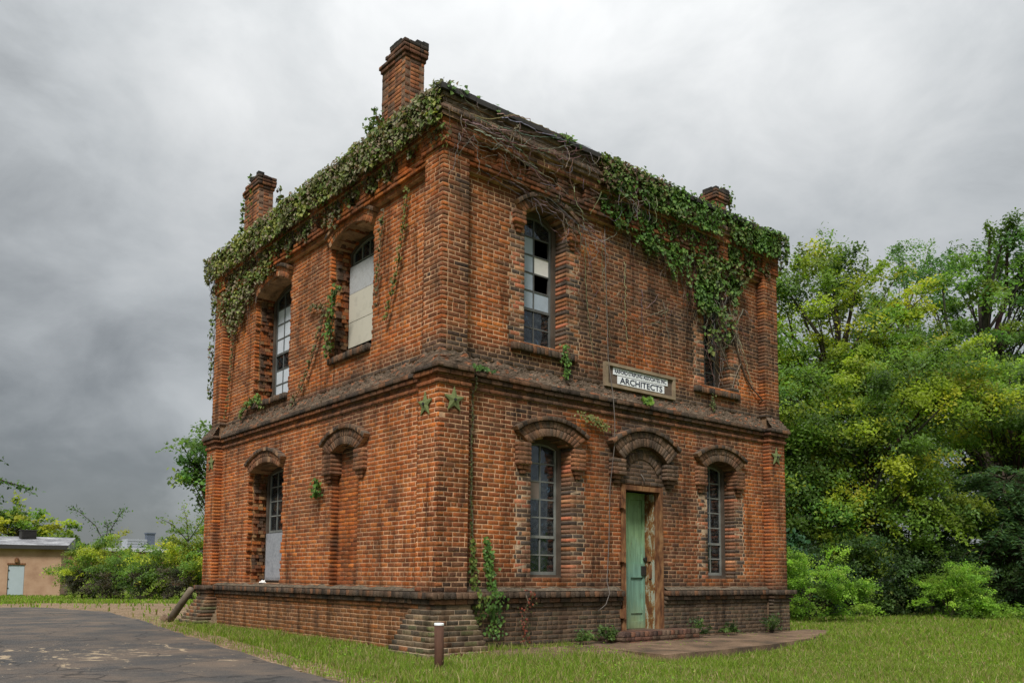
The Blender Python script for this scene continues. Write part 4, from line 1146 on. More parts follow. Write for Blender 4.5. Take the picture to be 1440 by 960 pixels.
# ------------------------------------------------------------------ climbing vines
IVY = [(0.081, 0.127, 0.029), (0.103, 0.161, 0.034), (0.138, 0.19, 0.046), (0.057, 0.092, 0.023), (0.172, 0.196, 0.057), (0.115, 0.103, 0.04), (0.149, 0.092, 0.057)]
IVYG = [(0.077, 0.165, 0.029), (0.099, 0.204, 0.033), (0.061, 0.121, 0.024), (0.132, 0.22, 0.044), (0.088, 0.165, 0.044)]
IVYD = [(0.138, 0.163, 0.05), (0.175, 0.175, 0.075), (0.112, 0.112, 0.05), (0.213, 0.2, 0.1), (0.2, 0.138, 0.088), (0.125, 0.175, 0.044), (0.263, 0.225, 0.15), (0.112, 0.163, 0.037), (0.2, 0.237, 0.062), (0.275, 0.288, 0.075)]
def spread_vine(name, label, face, lowpts, n, cols, top=8.12, thick=.20, size=(.05, .105), group=None, umin=None, umax=None, dens=None, stems=True, cat='vine'):
    us = [p[0]-.07 for p in lowpts]; zs = [p[1] for p in lowpts]
    base = P(face, us[len(us)//2], -.1, top)
    t_ = thing(name, base, label, cat, group)
    pts = []; nr_ = []; 
    tries = 0
    while len(pts) < n and tries < n*30:
        tries += 1
        u = rng.uniform(us[0], us[-1]); zl = np.interp(u, us, zs)+.12+.20*nz(u*3.3, 1, 7)+.22*nz(u*8, 2, 7)
        z = rng.uniform(zl-.12, top+.06)
        d = .36+.6*nz(u*1.9+3, z*1.9, 5)+.6*nz(u*5, z*4, 2)+.6*nz(u*9, z*1.5, 8)
        e = (z-zl)/.4
        d += min(.45, max(-1, e)*.42)
        if dens: d += dens(u, z)
        if rng.random() > d: continue
        hang = thick*(.35+.65*(.5+.5*nz(u*2.6, z*2.2, 11)))
        surf = -.18 if z > 7.5 else (-.02 if z > 4.2 else -.06)
        nn = surf-rng.uniform(0.0, 1.0)*hang
        if z > top-.02: nn = rng.uniform(-.22, .30); z = top-.03+rng.uniform(0, .10)+.05*max(0, nz(u*4, 0, 3))
        pts.append(P(face, u, nn, z))
        out = -1
        v = [rng.gauss(0, .5), rng.gauss(0, .5), rng.gauss(.45, .45)]
        q = list(P(face, v[0], out*abs(1+v[1]), v[2])); nr_.append(q)
    pts = np.array(pts); nr_ = np.array(nr_); m = len(pts)
    # colour by patch of vine so that sprays differ
    ph = np.array([noise.noise(Vector((p[0]*1.5+9, p[1]*1.5, p[2]*2.3))) for p in pts])
    cols = np.array(cols); idx = np.clip(((ph*.7+.5+nr.uniform(-.3, .3, m))*len(cols)).astype(int), 0, len(cols)-1)
    col = cols[idx]*(1+.3*nr.uniform(-1, 1, (m, 1)))
    leaf_mesh('foliage', pts, nr_, nr.uniform(size[0], size[1], m), col, MIVY, t_, droop=np.array([0, 0, -1.0]), lobed=True)
    if stems:
        S = MB()
        for i in range(int(n/45)):
            u = rng.uniform(us[0], us[-1]); zl = np.interp(u, us, zs)
            z = top; nn = -.12; pp = []
            while z > zl-.2*rng.random():
                pp.append(P(face, u, nn, z)); z -= rng.uniform(.08, .16); u += rng.gauss(0, .05); nn = min(-.0 if z < 7.4 else -.1, -.16+.1*rng.random()) if z > 7.3 else -.03*rng.random()+.02
            if len(pp) > 2: S.tube(pp, .006, 3, rng.choice([(.13, .10, .08), (.20, .16, .13), (.10, .075, .055)]), .5, False)
        tag(S.build('stem', MSTEM, t_), kind='stuff')
    return t_
spread_vine('climbing_vine', 'dense dull-green vine mat draped over the parapet of the left side wall', 'L',
   [(-.12, 7.02), (.15, 7.25), (.5, 7.45), (1.1, 7.42), (1.6, 7.22), (2.4, 7.38), (3.1, 7.12), (4.0, 7.22), (5.1, 7.18), (5.9, 7.0), (6.7, 6.85), (7.2, 6.45), (7.8, 6.05), (8.3, 6.35), (8.7, 6.5), (9.0, 6.9), (9.15, 7.4)], 13000, IVYD, thick=.18, size=(.04, .085))
spread_vine('climbing_vine', 'lush green vine spilling over the right half of the front parapet towards the trees', 'R',
   [(1.9, 8.0), (2.5, 7.9), (2.9, 7.8), (3.2, 7.35), (3.6, 6.95), (4.1, 6.80), (4.6, 6.72), (5.2, 6.45), (5.6, 6.1), (6.0, 5.75), (6.35, 6.25), (6.8, 6.75), (7.2, 6.98), (7.8, 7.15), (8.3, 7.3), (8.62, 7.5)], 6800, IVYG+IVYG+IVY, thick=.17, size=(.045, .09),
   dens=lambda u, z: -.5 if u < 3 else (-.22 if u > 4.6 else -.12))
spread_vine('climbing_vine', 'leafy strands hanging across the far upper front window', 'R', [(5.85, 5.9), (6.1, 5.3), (6.3, 5.15), (6.7, 5.3), (7.0, 6.2), (7.3, 6.6)], 620, IVYG+IVY, top=6.9, thick=.16, dens=lambda u, z: -.1 if u < 6.4 or u > 6.8 else -.4)
spread_vine('climbing_vine', 'small tuft of vine leaves peeping over the front parapet near the corner', 'R', [(-.1, 8.02), (.3, 8.05), (1.1, 8.07)], 130, IVYG, top=8.10, thick=.1, size=(.05, .08), stems=False)
# lower ivy by the near corner and thin creepers
def creeper(name, label, face, pts, n, cols, width, size, thick=.06, stem=.007, jig=.04, cat='vine'):
    t_ = thing(name, P(face, pts[0][0], -.05, pts[0][1]), label, cat)
    lu = [p[0] for p in pts]; lz = [p[1] for p in pts]
    d = [0]
    for i in range(1, len(pts)): d.append(d[-1]+math.hypot(lu[i]-lu[i-1], lz[i]-lz[i-1]))
    def surf(z): return -.085 if z < .58 else (-.20 if z < .80 else (-.065 if z < 3.7 else (-.15 if z < 4.02 else .0)))
    if n:
        s = nr.uniform(0, d[-1], n); wv = np.array([w_ for w_ in np.interp(s, d, [p[2] if len(p) > 2 else width for p in pts])])
        u = np.interp(s, d, lu)+nr.normal(size=n)*wv*.5; z = np.interp(s, d, lz)+nr.normal(size=n)*.03
        nn = np.array([surf(q) for q in z])-nr.uniform(.0, thick, n)
        cen = np.array([P(face, a, b, c) for a, b, c in zip(u, nn, z)])
        v = nr.normal(size=(n, 3))*.5; nrm = np.array([P(face, a, -abs(1+b), abs(c)*.8) for a, b, c in v])
        leaf_mesh('foliage', cen, nrm, nr.uniform(size[0], size[1], n), palette(n, cols), MIVY, t_, droop=np.array([0, 0, -1.0]), lobed=True)
    S = MB(); pp = []
    for q in np.linspace(0, d[-1], max(4, int(d[-1]/.12))):
        z = np.interp(q, d, lz); pp.append(P(face, np.interp(q, d, lu)+rng.gauss(0, jig*.3), surf(z)-.006, z))
    S.tube(pp, stem, 4, (.16, .125, .09), .6); S.build('stem', MSTEM, t_)
    return t_
creeper('ivy', 'bright little ivy column climbing the plinth right of the near corner buttress', 'R', [(.76, 1.52, .05), (.80, 1.30, .10), (.84, 1.0, .09), (.86, .80, .10), (.84, .62, .22), (.88, .40, .16), (.95, .15, .14)], 470, IVYG, .1, (.035, .065))
creeper('ivy', 'yellow-green ivy strand beside the taller ivy column on the front wall', 'R', [(.50, 1.56, .04), (.52, 1.3, .06), (.53, 1.0, .06), (.56, .75, .08), (.58, .45, .14), (.55, .30, .12)], 240, [(.12, .17, .03), (.07, .12, .025), (.16, .18, .04)], .06, (.035, .06))
creeper('creeper', 'thin mossy creeper line running up the joint of the near corner pier', 'R', [(.50, 1.56), (.485, 2.2), (.48, 2.8), (.50, 3.4), (.49, 3.9)], 260, [(.10, .12, .035), (.08, .09, .03)], .02, (.02, .035), .025, .012)
creeper('red_creeper', 'reddish creeper stems on the plinth below the near lower window', 'R', [(1.50, .82, .05), (1.47, .55, .12), (1.52, .25, .12), (1.5, .0, .1)], 110, [(.22, .055, .03), (.15, .05, .03), (.08, .08, .03)], .1, (.025, .045))
creeper('wall_fern', 'small green fern sprouting from the ledge near the front corner', 'R', [(.42, 4.02, .05), (.62, 4.06, .12), (.80, 4.02, .05)], 90, [(.08, .16, .03), (.06, .12, .03)], .1, (.04, .07), .12, cat='plant')
creeper('wall_fern', 'bright yellow-green sprout on the ledge above the door hood', 'R', [(4.2, 4.03, .08), (4.3, 4.10, .10), (4.4, 4.05, .06)], 110, [(.14, .24, .03), (.10, .19, .03)], .1, (.04, .08), .12, cat='plant')
creeper('wall_moss', 'pale yellow moss tuft under the belt left of the door hood', 'R', [(2.75, 3.62, .16), (3.0, 3.58, .2), (3.25, 3.45, .15)], 220, [(.20, .20, .06), (.15, .17, .05)], .2, (.03, .05), .04, cat='plant')
creeper('wall_weed', 'green weed hanging from the near upper window sill', 'R', [(2.35, 4.72, .06), (2.38, 4.5, .10), (2.42, 4.2, .08)], 130, IVYG, .1, (.035, .06), .08, cat='plant')
creeper('wall_weed', 'mossy streak of weeds under the far upper window sill', 'R', [(6.2, 4.45, .06), (6.22, 4.2, .06)], 60, [(.10, .12, .04)], .06, (.03, .05), .05, cat='plant')
creeper('creeper', 'long leafy creeper strand between the boarded window and the near corner', 'L', [(.98, 7.0, .05), (1.05, 6.5, .06), (1.2, 5.9, .05), (1.42, 5.3, .04), (1.55, 5.0, .02)], 170, [(.12, .14, .03), (.16, .16, .04)], .05, (.04, .07))
creeper('creeper', 'slender brown creeper just right of the boarded upper window', 'L', [(1.70, 6.9, .03), (1.78, 6.3, .04), (1.80, 5.8, .06), (1.85, 5.3, .03)], 90, [(.12, .13, .04), (.10, .08, .04)], .04, (.04, .07))
creeper('creeper', 'creeper climbing from the belt between the two upper side windows', 'L', [(4.9, 4.15, .03), (4.45, 4.5, .04), (4.1, 4.9, .08), (3.85, 5.3, .04), (3.6, 5.75, .03), (4.3, 5.9, .02)], 190, [(.11, .12, .04), (.13, .10, .05)], .05, (.04, .07))
creeper('creeper', 'leafy creeper inside the jamb of the boarded upper window', 'L', [(3.35, 4.85, .06), (3.42, 5.15, .14), (3.35, 5.5, .08), (3.25, 5.85, .10), (3.1, 6.0, .03)], 200, IVYG+IVY, .1, (.05, .10), .12)
creeper('creeper', 'weedy creeper under the far upper side window', 'L', [(7.3, 4.3, .04), (7.0, 4.5, .12), (6.4, 4.55, .12), (6.3, 4.3, .12)], 170, IVYG+IVY, .1, (.05, .08))
creeper('creeper', 'long thin creeper line near the far left pier of the side wall', 'L', [(7.85, 6.4, .06), (7.9, 5.8, .02), (8.0, 5.0, .02), (8.1, 4.4, .03)], 90, [(.11, .12, .04)], .03, (.04, .06))
creeper('creeper', 'hanging creeper on the outer left edge of the building', 'L', [(8.95, 7.2, .12), (9.02, 6.6, .10), (9.0, 6.0, .06), (8.98, 5.3, .05), (9.0, 4.9, .03)], 220, IVY, .1, (.05, .09), .12)
def hang_strand(t_, S, p, length, drift, n, leaves, size=.06):
    pts = [Vector(p)]; k = max(4, int(length/.08))
    for i in range(k): pts.append(pts[-1]+Vector((drift[0]/k+rng.gauss(0, .012), drift[1]/k+rng.gauss(0, .012), -length/k)))
    S.tube(pts, .006, 3, (.09, .07, .05), .5, False)
    for i in range(n):
        q = pts[rng.randrange(len(pts))]; leaves.append((q.x+rng.gauss(0, .04), q.y+rng.gauss(0, .04), q.z+rng.gauss(0, .03)))
def chim_vine(label, strands, blobs):
    t_ = thing('chimney_vine', strands[0][0], label, 'vine'); lv = []
    for (p, ln, dr, n) in strands: S = MB(); hang_strand(t_, S, p, ln, dr, n, lv); S.build('stem', MSTEM, t_)
    for (c, r, n) in blobs:
        for i in range(n): lv.append(tuple(c[j]+rng.gauss(0, r[j]) for j in range(3)))
    lv = np.array(lv); m = len(lv)
    leaf_mesh('foliage', lv, rnd_unit(m)+np.array([-.3, -.5, .5]), nr.uniform(.05, .09, m), palette(m, IVY+IVYG), MIVY, t_, lobed=True)
chim_vine('vine strands dangling from the far left chimney on both sides', [((.08, 7.75, 9.3), .95, (-.05, .10, 0), 70), ((.5, 6.86, 9.25), .8, (.10, -.02, 0), 60), ((.02, 7.2, 9.3), .9, (-.02, .05, 0), 50)], [((.06, 7.3, 9.1), (.03, .2, .2), 60), ((.2, 7.3, 9.4), (.12, .22, .04), 60)])
chim_vine('vine tuft growing at the foot of the tallest chimney', [((.05, 2.1, 8.75), .5, (-.03, .12, 0), 40)], [((.05, 1.95, 8.42), (.05, .2, .10), 130), ((.03, 2.15, 8.4), (.05, .08, .14), 90)])
chim_vine('wispy dark vine twig hanging on the far right chimney', [((8.45, 1.18, 9.5), .55, (.1, -.05, 0), 45), ((8.35, 1.2, 9.62), .4, (.25, -.05, 0), 25)], [((8.48, 1.15, 9.4), (.05, .05, .12), 30)])

# bare, leafless vine stems
def bare(label, walkers, colr):
    t_ = thing('bare_vine', walkers[0][0], label, 'vine'); S = MB()
    for (p, heading, ln, wob, r) in walkers:
        u, n, z = p; ang = heading; pts = []
        base = n
        for i in range(int(ln/.07)):
            pts.append((u, min(base+.02, n), z)); ang += rng.gauss(0, wob); u += .07*math.cos(ang); z += .07*math.sin(ang); n = base-abs(rng.gauss(0, .025))
            if z > 8.05: z = 8.05
        if len(pts) > 2: S.tube(pts, r, 4, tuple(x*rng.uniform(.7, 1.25) for x in rng.choice(colr)), .45, False)
    S.build('stem', MSTEM, t_); return t_
GR = [(.27, .225, .19), (.20, .16, .13), (.34, .30, .26), (.15, .11, .09)]
wk = []
for i in range(105):
    u = rng.uniform(.1, 4.4); z = rng.uniform(7.35, 8.02); wk.append(((u, -.24 if z > 7.6 else -.13, z), rng.choice([-1.6, -1.3, -1.9, -.5, -2.6]), rng.uniform(.25, .9), .35, rng.uniform(.003, .006)))
for i in range(16):
    wk.append(((rng.uniform(.1, .9), -.25, rng.uniform(7.5, 7.95)), -.03, rng.uniform(1.2, 2.6), .07, rng.uniform(.005, .009)))
bare('tangle of leafless grey vine stems hanging on the front parapet near the corner', wk, GR)
wk = []
for i in range(24):
    wk.append(((rng.uniform(.5, 1.2), -.02, rng.uniform(7.10, 7.22)), rng.uniform(-.12, .03), rng.uniform(.9, 2.6), .045, rng.uniform(.005, .010)))
for i in range(34):
    u = rng.uniform(2.2, 3.3) if i > 5 else rng.uniform(1.5, 2.3); wk.append(((u, -.04, 7.1-.22*(u-1.4)+rng.uniform(-.2, .1)), rng.uniform(-1.7, -.2), rng.uniform(.3, .9) if i > 5 else rng.uniform(.2, .5), .3, rng.uniform(.003, .006)))
bare('thick bundle of dry vine stems crossing over the near upper front window hood', wk, [(.13, .10, .08), (.22, .18, .15), (.28, .24, .20), (.10, .075, .06)])
wk = []
for (u, z, ln) in ((2.9, 6.6, 2.3), (3.3, 6.7, 1.9), (3.85, 6.5, 1.8), (4.3, 6.1, 1.5), (4.9, 6.0, 1.2)):
    wk.append(((u, .045, z), -1.57, ln, .05, .006))
    for k in range(7): wk.append(((u+rng.uniform(-.1, .1), .045, z-rng.uniform(0, ln*.6)), rng.choice([-.6, -2.4, .4, -1.2, 2.6]), rng.uniform(.3, .9), .2, .0035))
bare('fine dead vine tendrils trailing on the wall between the two upper front windows', wk, GR)
wk = []
for i in range(38):
    wk.append(((rng.uniform(6.0, 7.25), -.06 if i % 2 else .12, rng.uniform(5.5, 6.9)), rng.choice([-1.57, -1.2, -1.9, -.9]), rng.uniform(.4, 1.4), .2, rng.uniform(.004, .009)))
for i in range(12): wk.append(((6.45+rng.uniform(-.3, .3), .1, 5.7), -1.1, rng.uniform(.8, 1.3), .15, .006))
bare('grey dead vine stems hanging in front of the far upper front window', wk, GR)
S = MB(); bp = [(6.85, .02, 6.1), (7.0, .03, 5.7), (7.15, .03, 5.35), (7.35, .03, 5.0), (7.55, .02, 4.8), (7.9, -.03, 4.55), (8.15, -.06, 4.35), (8.36, -.06, 4.18), (8.42, -.08, 4.02)]
S.tube(bp, .018, 6, (.10, .07, .05), .8)
S.tube([(7.6, .03, 4.78), (7.45, .03, 5.1), (7.2, .03, 5.5), (7.1, .03, 5.9)], .006, 4, (.25, .21, .17)); S.tube([(7.2, .03, 5.25), (7.0, .03, 4.95), (6.9, .03, 4.7)], .006, 4, (.25, .21, .17))
o_ = S.build('bare_vine', MSTEM, None, origin=bp[0]); tag(o_, 'single thick woody vine slanting down to the far right corner pier', 'vine')
# ------------------------------------------------------------------ trees and shrubs
def crown_tree(name, label, base, height, blobs, nclump, nleaf, lsize, cols, trunk_r, seed, group=None, cat='tree', trunk_top=.8, limbs=14, clump_r=(.42, .85), bare_frac=0, bark=(.06, .048, .038), flat=.72, lean=(0, 0), shoots=0):
    """blobs: (dx,dy,dz,rx,ry,rz) lobes of the crown relative to the base; leaves hang in clumps at limb ends"""
    rs = random.Random(seed); bx, by, bz = base
    t_ = thing(name, base, label, cat, group)
    vol = [(b[3]*b[4]*b[5])**.72 for b in blobs]; tot = sum(vol); cl = []
    for b, v in zip(blobs, vol):
        for i in range(max(3, int(nclump*v/tot))):
            while True:
                p = [rs.uniform(-1, 1) for _ in range(3)]; q = math.sqrt(sum(x*x for x in p))
                if q <= 1 and rs.random() < .25+.75*q: break
            k = 1+.38*nz(p[0]*2+seed, p[1]*2, p[2]*2)
            cl.append((bx+b[0]+p[0]*b[3]*k, by+b[1]+p[1]*b[4]*k, bz+b[2]+p[2]*b[5]*k))
    S = MB(); tp = []; k = 8
    for i in range(k+1):
        s = i/k*trunk_top; tp.append((bx+lean[0]*s+.18*height*.08*nz(s*3, seed, 1), by+lean[1]*s+.18*height*.08*nz(s*3, seed, 5), bz-.2+height*s))
    S.tube(tp, [trunk_r*(1.25 if i == 0 else 1)*(1-.85*i/k) for i in range(k+1)], 8, bark)
    S.build('trunk', MBARK, t_, True)
    S = MB()
    for i, c in enumerate(rs.sample(cl, min(len(cl), limbs*5))):
        main = i < limbs
        zf = min(.95, max(.38, ((c[2]-bz)/height-.16)*rs.uniform(.75, .95)/max(.1, trunk_top)))
        x = zf*k; j = min(int(x), k-1); f = x-j
        p0 = Vector(tp[j]).lerp(Vector(tp[j+1]), f); p1 = Vector(c); mid = p0.lerp(p1, .5)+Vector((rs.gauss(0, .2), rs.gauss(0, .2), rs.gauss(.1, .25)))*(p1-p0).length*.25
        pts = [p0.lerp(mid, s*2) if s < .5 else mid.lerp(p1, s*2-1) for s in (0, .25, .5, .75, 1)]
        r = trunk_r*(.38 if main else .14)
        S.tube(pts, r, 5 if main else 4, tuple(x_*rs.uniform(.8, 1.3) for x_ in bark), .25, False)
    S.build('limb', MBARK, t_, True)
    for i in range(shoots):      # stray shoots standing out of the outline
        a = rs.uniform(0, 6.283); b = rs.choice(blobs); up = rs.uniform(.35, 1.1)
        for q in (.75, .95, 1.12, 1.3):
            cl.append((bx+b[0]+math.cos(a)*b[3]*q*math.cos(up), by+b[1]+math.sin(a)*b[4]*q*math.cos(up), bz+b[2]+b[5]*q*1.15*math.sin(up)))
    m = len(cl); cl = np.array(cl); per = nr.dirichlet(np.full(m, 4.0))*nleaf; per = np.maximum(6, per.astype(int))
    rad = nr.uniform(clump_r[0], clump_r[1], m)
    idx = np.repeat(np.arange(m), per); n = len(idx)
    # each clump is a spray: long in the direction its limb grows, thin across, drooping at the tip
    dirv = cl-np.array([bx+lean[0]*.6, by+lean[1]*.6, bz+height*.55]); dirv[:, 2] *= .35; dirv += nr.normal(size=(m, 3))*np.array([.9, .9, .35])
    dirv /= np.linalg.norm(dirv, axis=1, keepdims=True)+1e-9
    perp = np.cross(dirv, np.array([0, 0, 1.0])); perp /= np.linalg.norm(perp, axis=1, keepdims=True)+1e-9
    s_ = nr.uniform(-1, 1, n)*nr.uniform(.5, 1.35, n); wdh = (.40-.24*np.clip(s_, 0, 1))
    off = dirv[idx]*s_[:, None]*1.05+perp[idx]*(nr.normal(size=n)*wdh)[:, None]+np.array([0, 0, 1.0])*(nr.normal(size=n)*.19*flat/.72-.30*np.clip(s_, 0, 2)**2)[:, None]
    cen = cl[idx]+off*rad[idx][:, None]
    cen[:, 2] = np.maximum(cen[:, 2], bz+.05)
    cc = palette(m, cols, .48)[idx]*(1+.28*nr.uniform(-1, 1, (n, 1)))
    nrm = rnd_unit(n)*.85+np.array([-.35, -.45, .75])
    leaf_mesh('crown', cen, nrm, lsize*(.55+.95*nr.uniform(0, 1, n)**1.6), cc, MLEAF, t_, aspect=.55, fold=.3)
    return t_
YG = [(0.301, 0.343, 0.028), (0.247, 0.316, 0.031), (0.366, 0.37, 0.032), (0.195, 0.288, 0.033)]
MG = [(0.134, 0.237, 0.036), (0.171, 0.275, 0.038), (0.11, 0.198, 0.033), (0.208, 0.289, 0.038), (0.098, 0.171, 0.038)]
BG = [(0.087, 0.197, 0.042), (0.117, 0.236, 0.048), (0.07, 0.158, 0.036), (0.14, 0.25, 0.054)]
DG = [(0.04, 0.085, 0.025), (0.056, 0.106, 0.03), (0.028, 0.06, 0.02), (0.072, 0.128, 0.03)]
SG = [(0.176, 0.325, 0.03), (0.22, 0.383, 0.04), (0.143, 0.278, 0.03), (0.264, 0.394, 0.05)]
TG = 'woodland trees behind the right end of the brick building'
crown_tree('broadleaf_tree', 'broad yellow-green tree rising right beside the far corner of the brick building', (18.4, 4.2, -.1), 12.2,
   [(-.2, .6, 9.2, 2.6, 2.4, 2.6), (1.3, -1.3, 7.6, 2.1, 2.0, 2.0), (-1.6, 1.3, 6.5, 2.0, 1.9, 2.2), (.5, .0, 5.2, 2.8, 2.6, 1.8), (.0, .3, 11.3, 1.0, 1.0, .7), (-1.2, 1.2, 10.8, .9, .9, .7), (1.6, -1.5, 10.0, 1.1, 1.1, 1.0), (-2.4, 2.2, 8.4, 1.4, 1.4, 1.6), (.3, .2, 10.6, 1.5, 1.4, .9), (-2.2, 1.8, 4.4, 1.6, 1.5, 1.6), (-1.2, 1.0, 7.7, 1.7, 1.6, 1.3), (.4, -.4, 7.4, 1.6, 1.5, 1.2), (-2.6, 2.4, 6.6, 1.3, 1.3, 1.2)], 440, 100000, .12, YG+YG+MG+MG, .24, 11, TG, limbs=20)
crown_tree('broadleaf_tree', 'tallest dark-limbed green tree at the right edge of the photo', (28.2, 3.6, -.3), 15.6,
   [(.3, .0, 11.2, 3.4, 3.2, 3.6), (-1.2, 1.6, 8.2, 2.6, 2.6, 2.2), (2.0, -1.6, 8.0, 3.0, 2.8, 2.8), (.6, -.5, 14.2, 1.8, 1.8, 1.0), (2.2, -2.2, 13.2, 2.0, 2.0, 1.6)], 340, 75000, .15, BG+MG, .36, 12, TG, limbs=24, bark=(.05, .042, .035))
crown_tree('broadleaf_tree', 'slim feathery tree top poking up in the gap between the two big trees', (30.4, 7.6, -.4), 16.6,
   [(.0, .0, 12.6, 1.5, 1.5, 3.2), (.3, -.3, 15.6, 1.0, 1.0, 1.1), (-.6, .6, 9.0, 2.4, 2.4, 2.6), (1.0, -1.0, 14.0, .8, .8, .7)], 130, 28000, .125, BG, .22, 13, TG)
crown_tree('broadleaf_tree', 'leaning mid-green tree with long slanting limbs under the yellow-green crown', (16.6, 3.2, -.15), 9.6,
   [(.0, .6, 5.8, 2.4, 2.2, 1.6), (1.4, -1.4, 6.5, 1.8, 1.6, 1.2), (-1.3, 1.6, 4.6, 1.4, 1.4, 1.6), (1.0, -.8, 4.4, 2.0, 1.8, 1.2), (2.2, -2.6, 7.4, 1.2, 1.1, .6), (1.8, -1.6, 3.0, 1.8, 1.6, 1.0), (-.4, .2, 3.0, 1.6, 1.4, 1.0), (.6, -.4, 1.9, 1.5, 1.3, .8)], 340, 80000, .105, MG+MG+YG, .20, 14, TG, limbs=18, lean=(1.5, -1.2), bark=(.045, .036, .028))
crown_tree('broadleaf_tree', 'yellowish spreading branch tree in front of the tall green tree at the right edge', (22.4, .6, -.2), 8.6,
   [(.0, .0, 6.2, 2.2, 2.0, 1.1), (1.4, -1.3, 5.0, 2.0, 1.8, 1.0), (-1.5, 1.3, 7.3, 1.5, 1.4, .6), (.4, -.2, 7.9, 1.2, 1.2, .5)], 200, 44000, .11, YG+SG+MG, .15, 15, TG, limbs=16)
crown_tree('broadleaf_tree', 'shadowy green tree close behind the far right wall of the building', (14.2, 5.2, -.1), 8.2,
   [(.0, .0, 5.3, 2.0, 2.0, 2.4), (.9, -.9, 3.4, 1.6, 1.6, 1.6), (-.4, .4, 7.0, 1.2, 1.2, 1.0)], 210, 48000, .10, MG+BG, .16, 16, TG)
crown_tree('backdrop_tree', 'dark green tree filling the gap far behind the yellow-green tree', (26, 11.5, -.3), 10,
   [(.0, .0, 5.2, 3.6, 3.6, 3.6), (-2.5, 2.2, 4.2, 2.6, 2.6, 2.8), (1.5, -1.8, 2.6, 3.0, 3.0, 2.4)], 150, 30000, .16, DG+BG, .25, 17, TG)
crown_tree('backdrop_tree', 'dark green tree low behind the feathery evergreen', (31, -.2, -.3), 8.5,
   [(.0, .0, 3.8, 3.6, 3.6, 3.4), (-1.5, 2.0, 5.2, 2.5, 2.5, 2.2), (2.6, -2.6, 4.2, 2.8, 2.8, 3.4)], 140, 26000, .16, DG+BG, .25, 18, TG)
UG = 'dark undergrowth shrubs at the wood edge'
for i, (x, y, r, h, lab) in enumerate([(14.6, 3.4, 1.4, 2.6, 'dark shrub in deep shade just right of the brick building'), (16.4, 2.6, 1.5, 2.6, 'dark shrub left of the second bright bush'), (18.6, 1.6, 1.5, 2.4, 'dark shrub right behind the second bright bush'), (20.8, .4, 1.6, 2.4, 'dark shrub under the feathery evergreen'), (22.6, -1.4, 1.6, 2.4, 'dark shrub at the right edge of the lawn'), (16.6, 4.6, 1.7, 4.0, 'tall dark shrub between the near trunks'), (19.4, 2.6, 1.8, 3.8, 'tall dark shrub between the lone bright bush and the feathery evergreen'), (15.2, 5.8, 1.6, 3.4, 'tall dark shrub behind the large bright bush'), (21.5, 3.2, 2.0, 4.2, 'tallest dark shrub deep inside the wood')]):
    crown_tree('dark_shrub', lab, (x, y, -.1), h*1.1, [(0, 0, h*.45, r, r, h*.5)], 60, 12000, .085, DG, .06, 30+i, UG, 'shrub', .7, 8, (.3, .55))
# feathery evergreen with drooping sprays
def feathery(name, label, base, sprays, seed, cols, lsize):
    rs = random.Random(seed); t_ = thing(name, base, label, 'tree', TG)
    S = MB(); S.tube([(base[0], base[1], base[2]-.2), (base[0]+.1, base[1], base[2]+2.2), (base[0], base[1]+.1, base[2]+4.4)], [.14, .10, .03], 7, (.06, .045, .035)); S.build('trunk', MBARK, t_, True)
    S = MB(); cen = []; dr = []
    for i in range(sprays):
        a = rs.uniform(0, 2*math.pi); z0 = base[2]+rs.uniform(.8, 4.3); ln = rs.uniform(1.4, 3.0)*(1.15-.12*(z0-base[2]))
        up = rs.uniform(.15, .7); p = Vector((base[0], base[1], z0)); pts = [p.copy()]
        d = Vector((math.cos(a), math.sin(a), up))
        for k in range(9):
            d.z -= .13; p = p+d.normalized()*ln/9; pts.append(p.copy())
        S.tube(pts, .02, 3, (.06, .05, .035), .3, False)
        for k in range(46):
            s = rs.uniform(.25, 1)*9; j = min(int(s), 8); q = pts[j].lerp(pts[j+1], s-j); dd = (pts[j+1]-pts[j]).normalized()
            side = dd.cross(Vector((0, 0, 1))).normalized()*rs.choice((-1, 1))
            for m_ in range(3):
                r_ = rs.uniform(.05, .34)*(1.2-s/9*.6)
                cen.append(tuple(q+side*r_+dd*r_*.7+Vector((rs.gauss(0, .03), rs.gauss(0, .03), -.10*r_+rs.gauss(0, .03))))); dr.append(tuple(dd+side))
    S.build('limb', MBARK, t_)
    cen = np.array(cen); n = len(cen); dr = np.array(dr)
    nrm = rnd_unit(n)*.5+np.array([-.15, -.25, 1])
    leaf_mesh('crown', cen, nrm, nr.uniform(lsize*.7, lsize*1.4, n), palette(n, cols, .35), MLEAF, t_, aspect=.22, fold=.2, droop=dr)
feathery('evergreen_tree', 'feathery blue-green evergreen with arching sprays at the right of the lawn edge', (20.4, .1, -.15), 190, 41, [(.06, .13, .05), (.08, .16, .065), (.05, .10, .04), (.10, .17, .055)], .15)
BGp = 'bright green bushes at the lawn edge'
crown_tree('bright_bush', 'large bright green bush hugging the far right corner of the brick building', (11.9, 1.5, -.1), 1.9, [(0, 0, .85, 1.0, .95, .75), (.75, -.6, .50, .62, .6, .42), (-.45, .35, 1.15, .55, .55, .40)], 140, 30000, .048, SG, .03, 51, BGp, 'bush', .6, 12, (.10, .34), shoots=34)
crown_tree('bright_bush', 'smaller rounded bright green bush standing alone on the lawn edge at the right', (16.9, .35, -.15), 1.65, [(0, 0, .72, .85, .85, .62), (.25, -.2, 1.05, .55, .55, .42), (.6, -.5, .35, .45, .45, .28)], 110, 24000, .05, SG, .03, 52, BGp, 'bush', .6, 12, (.10, .34), shoots=34)
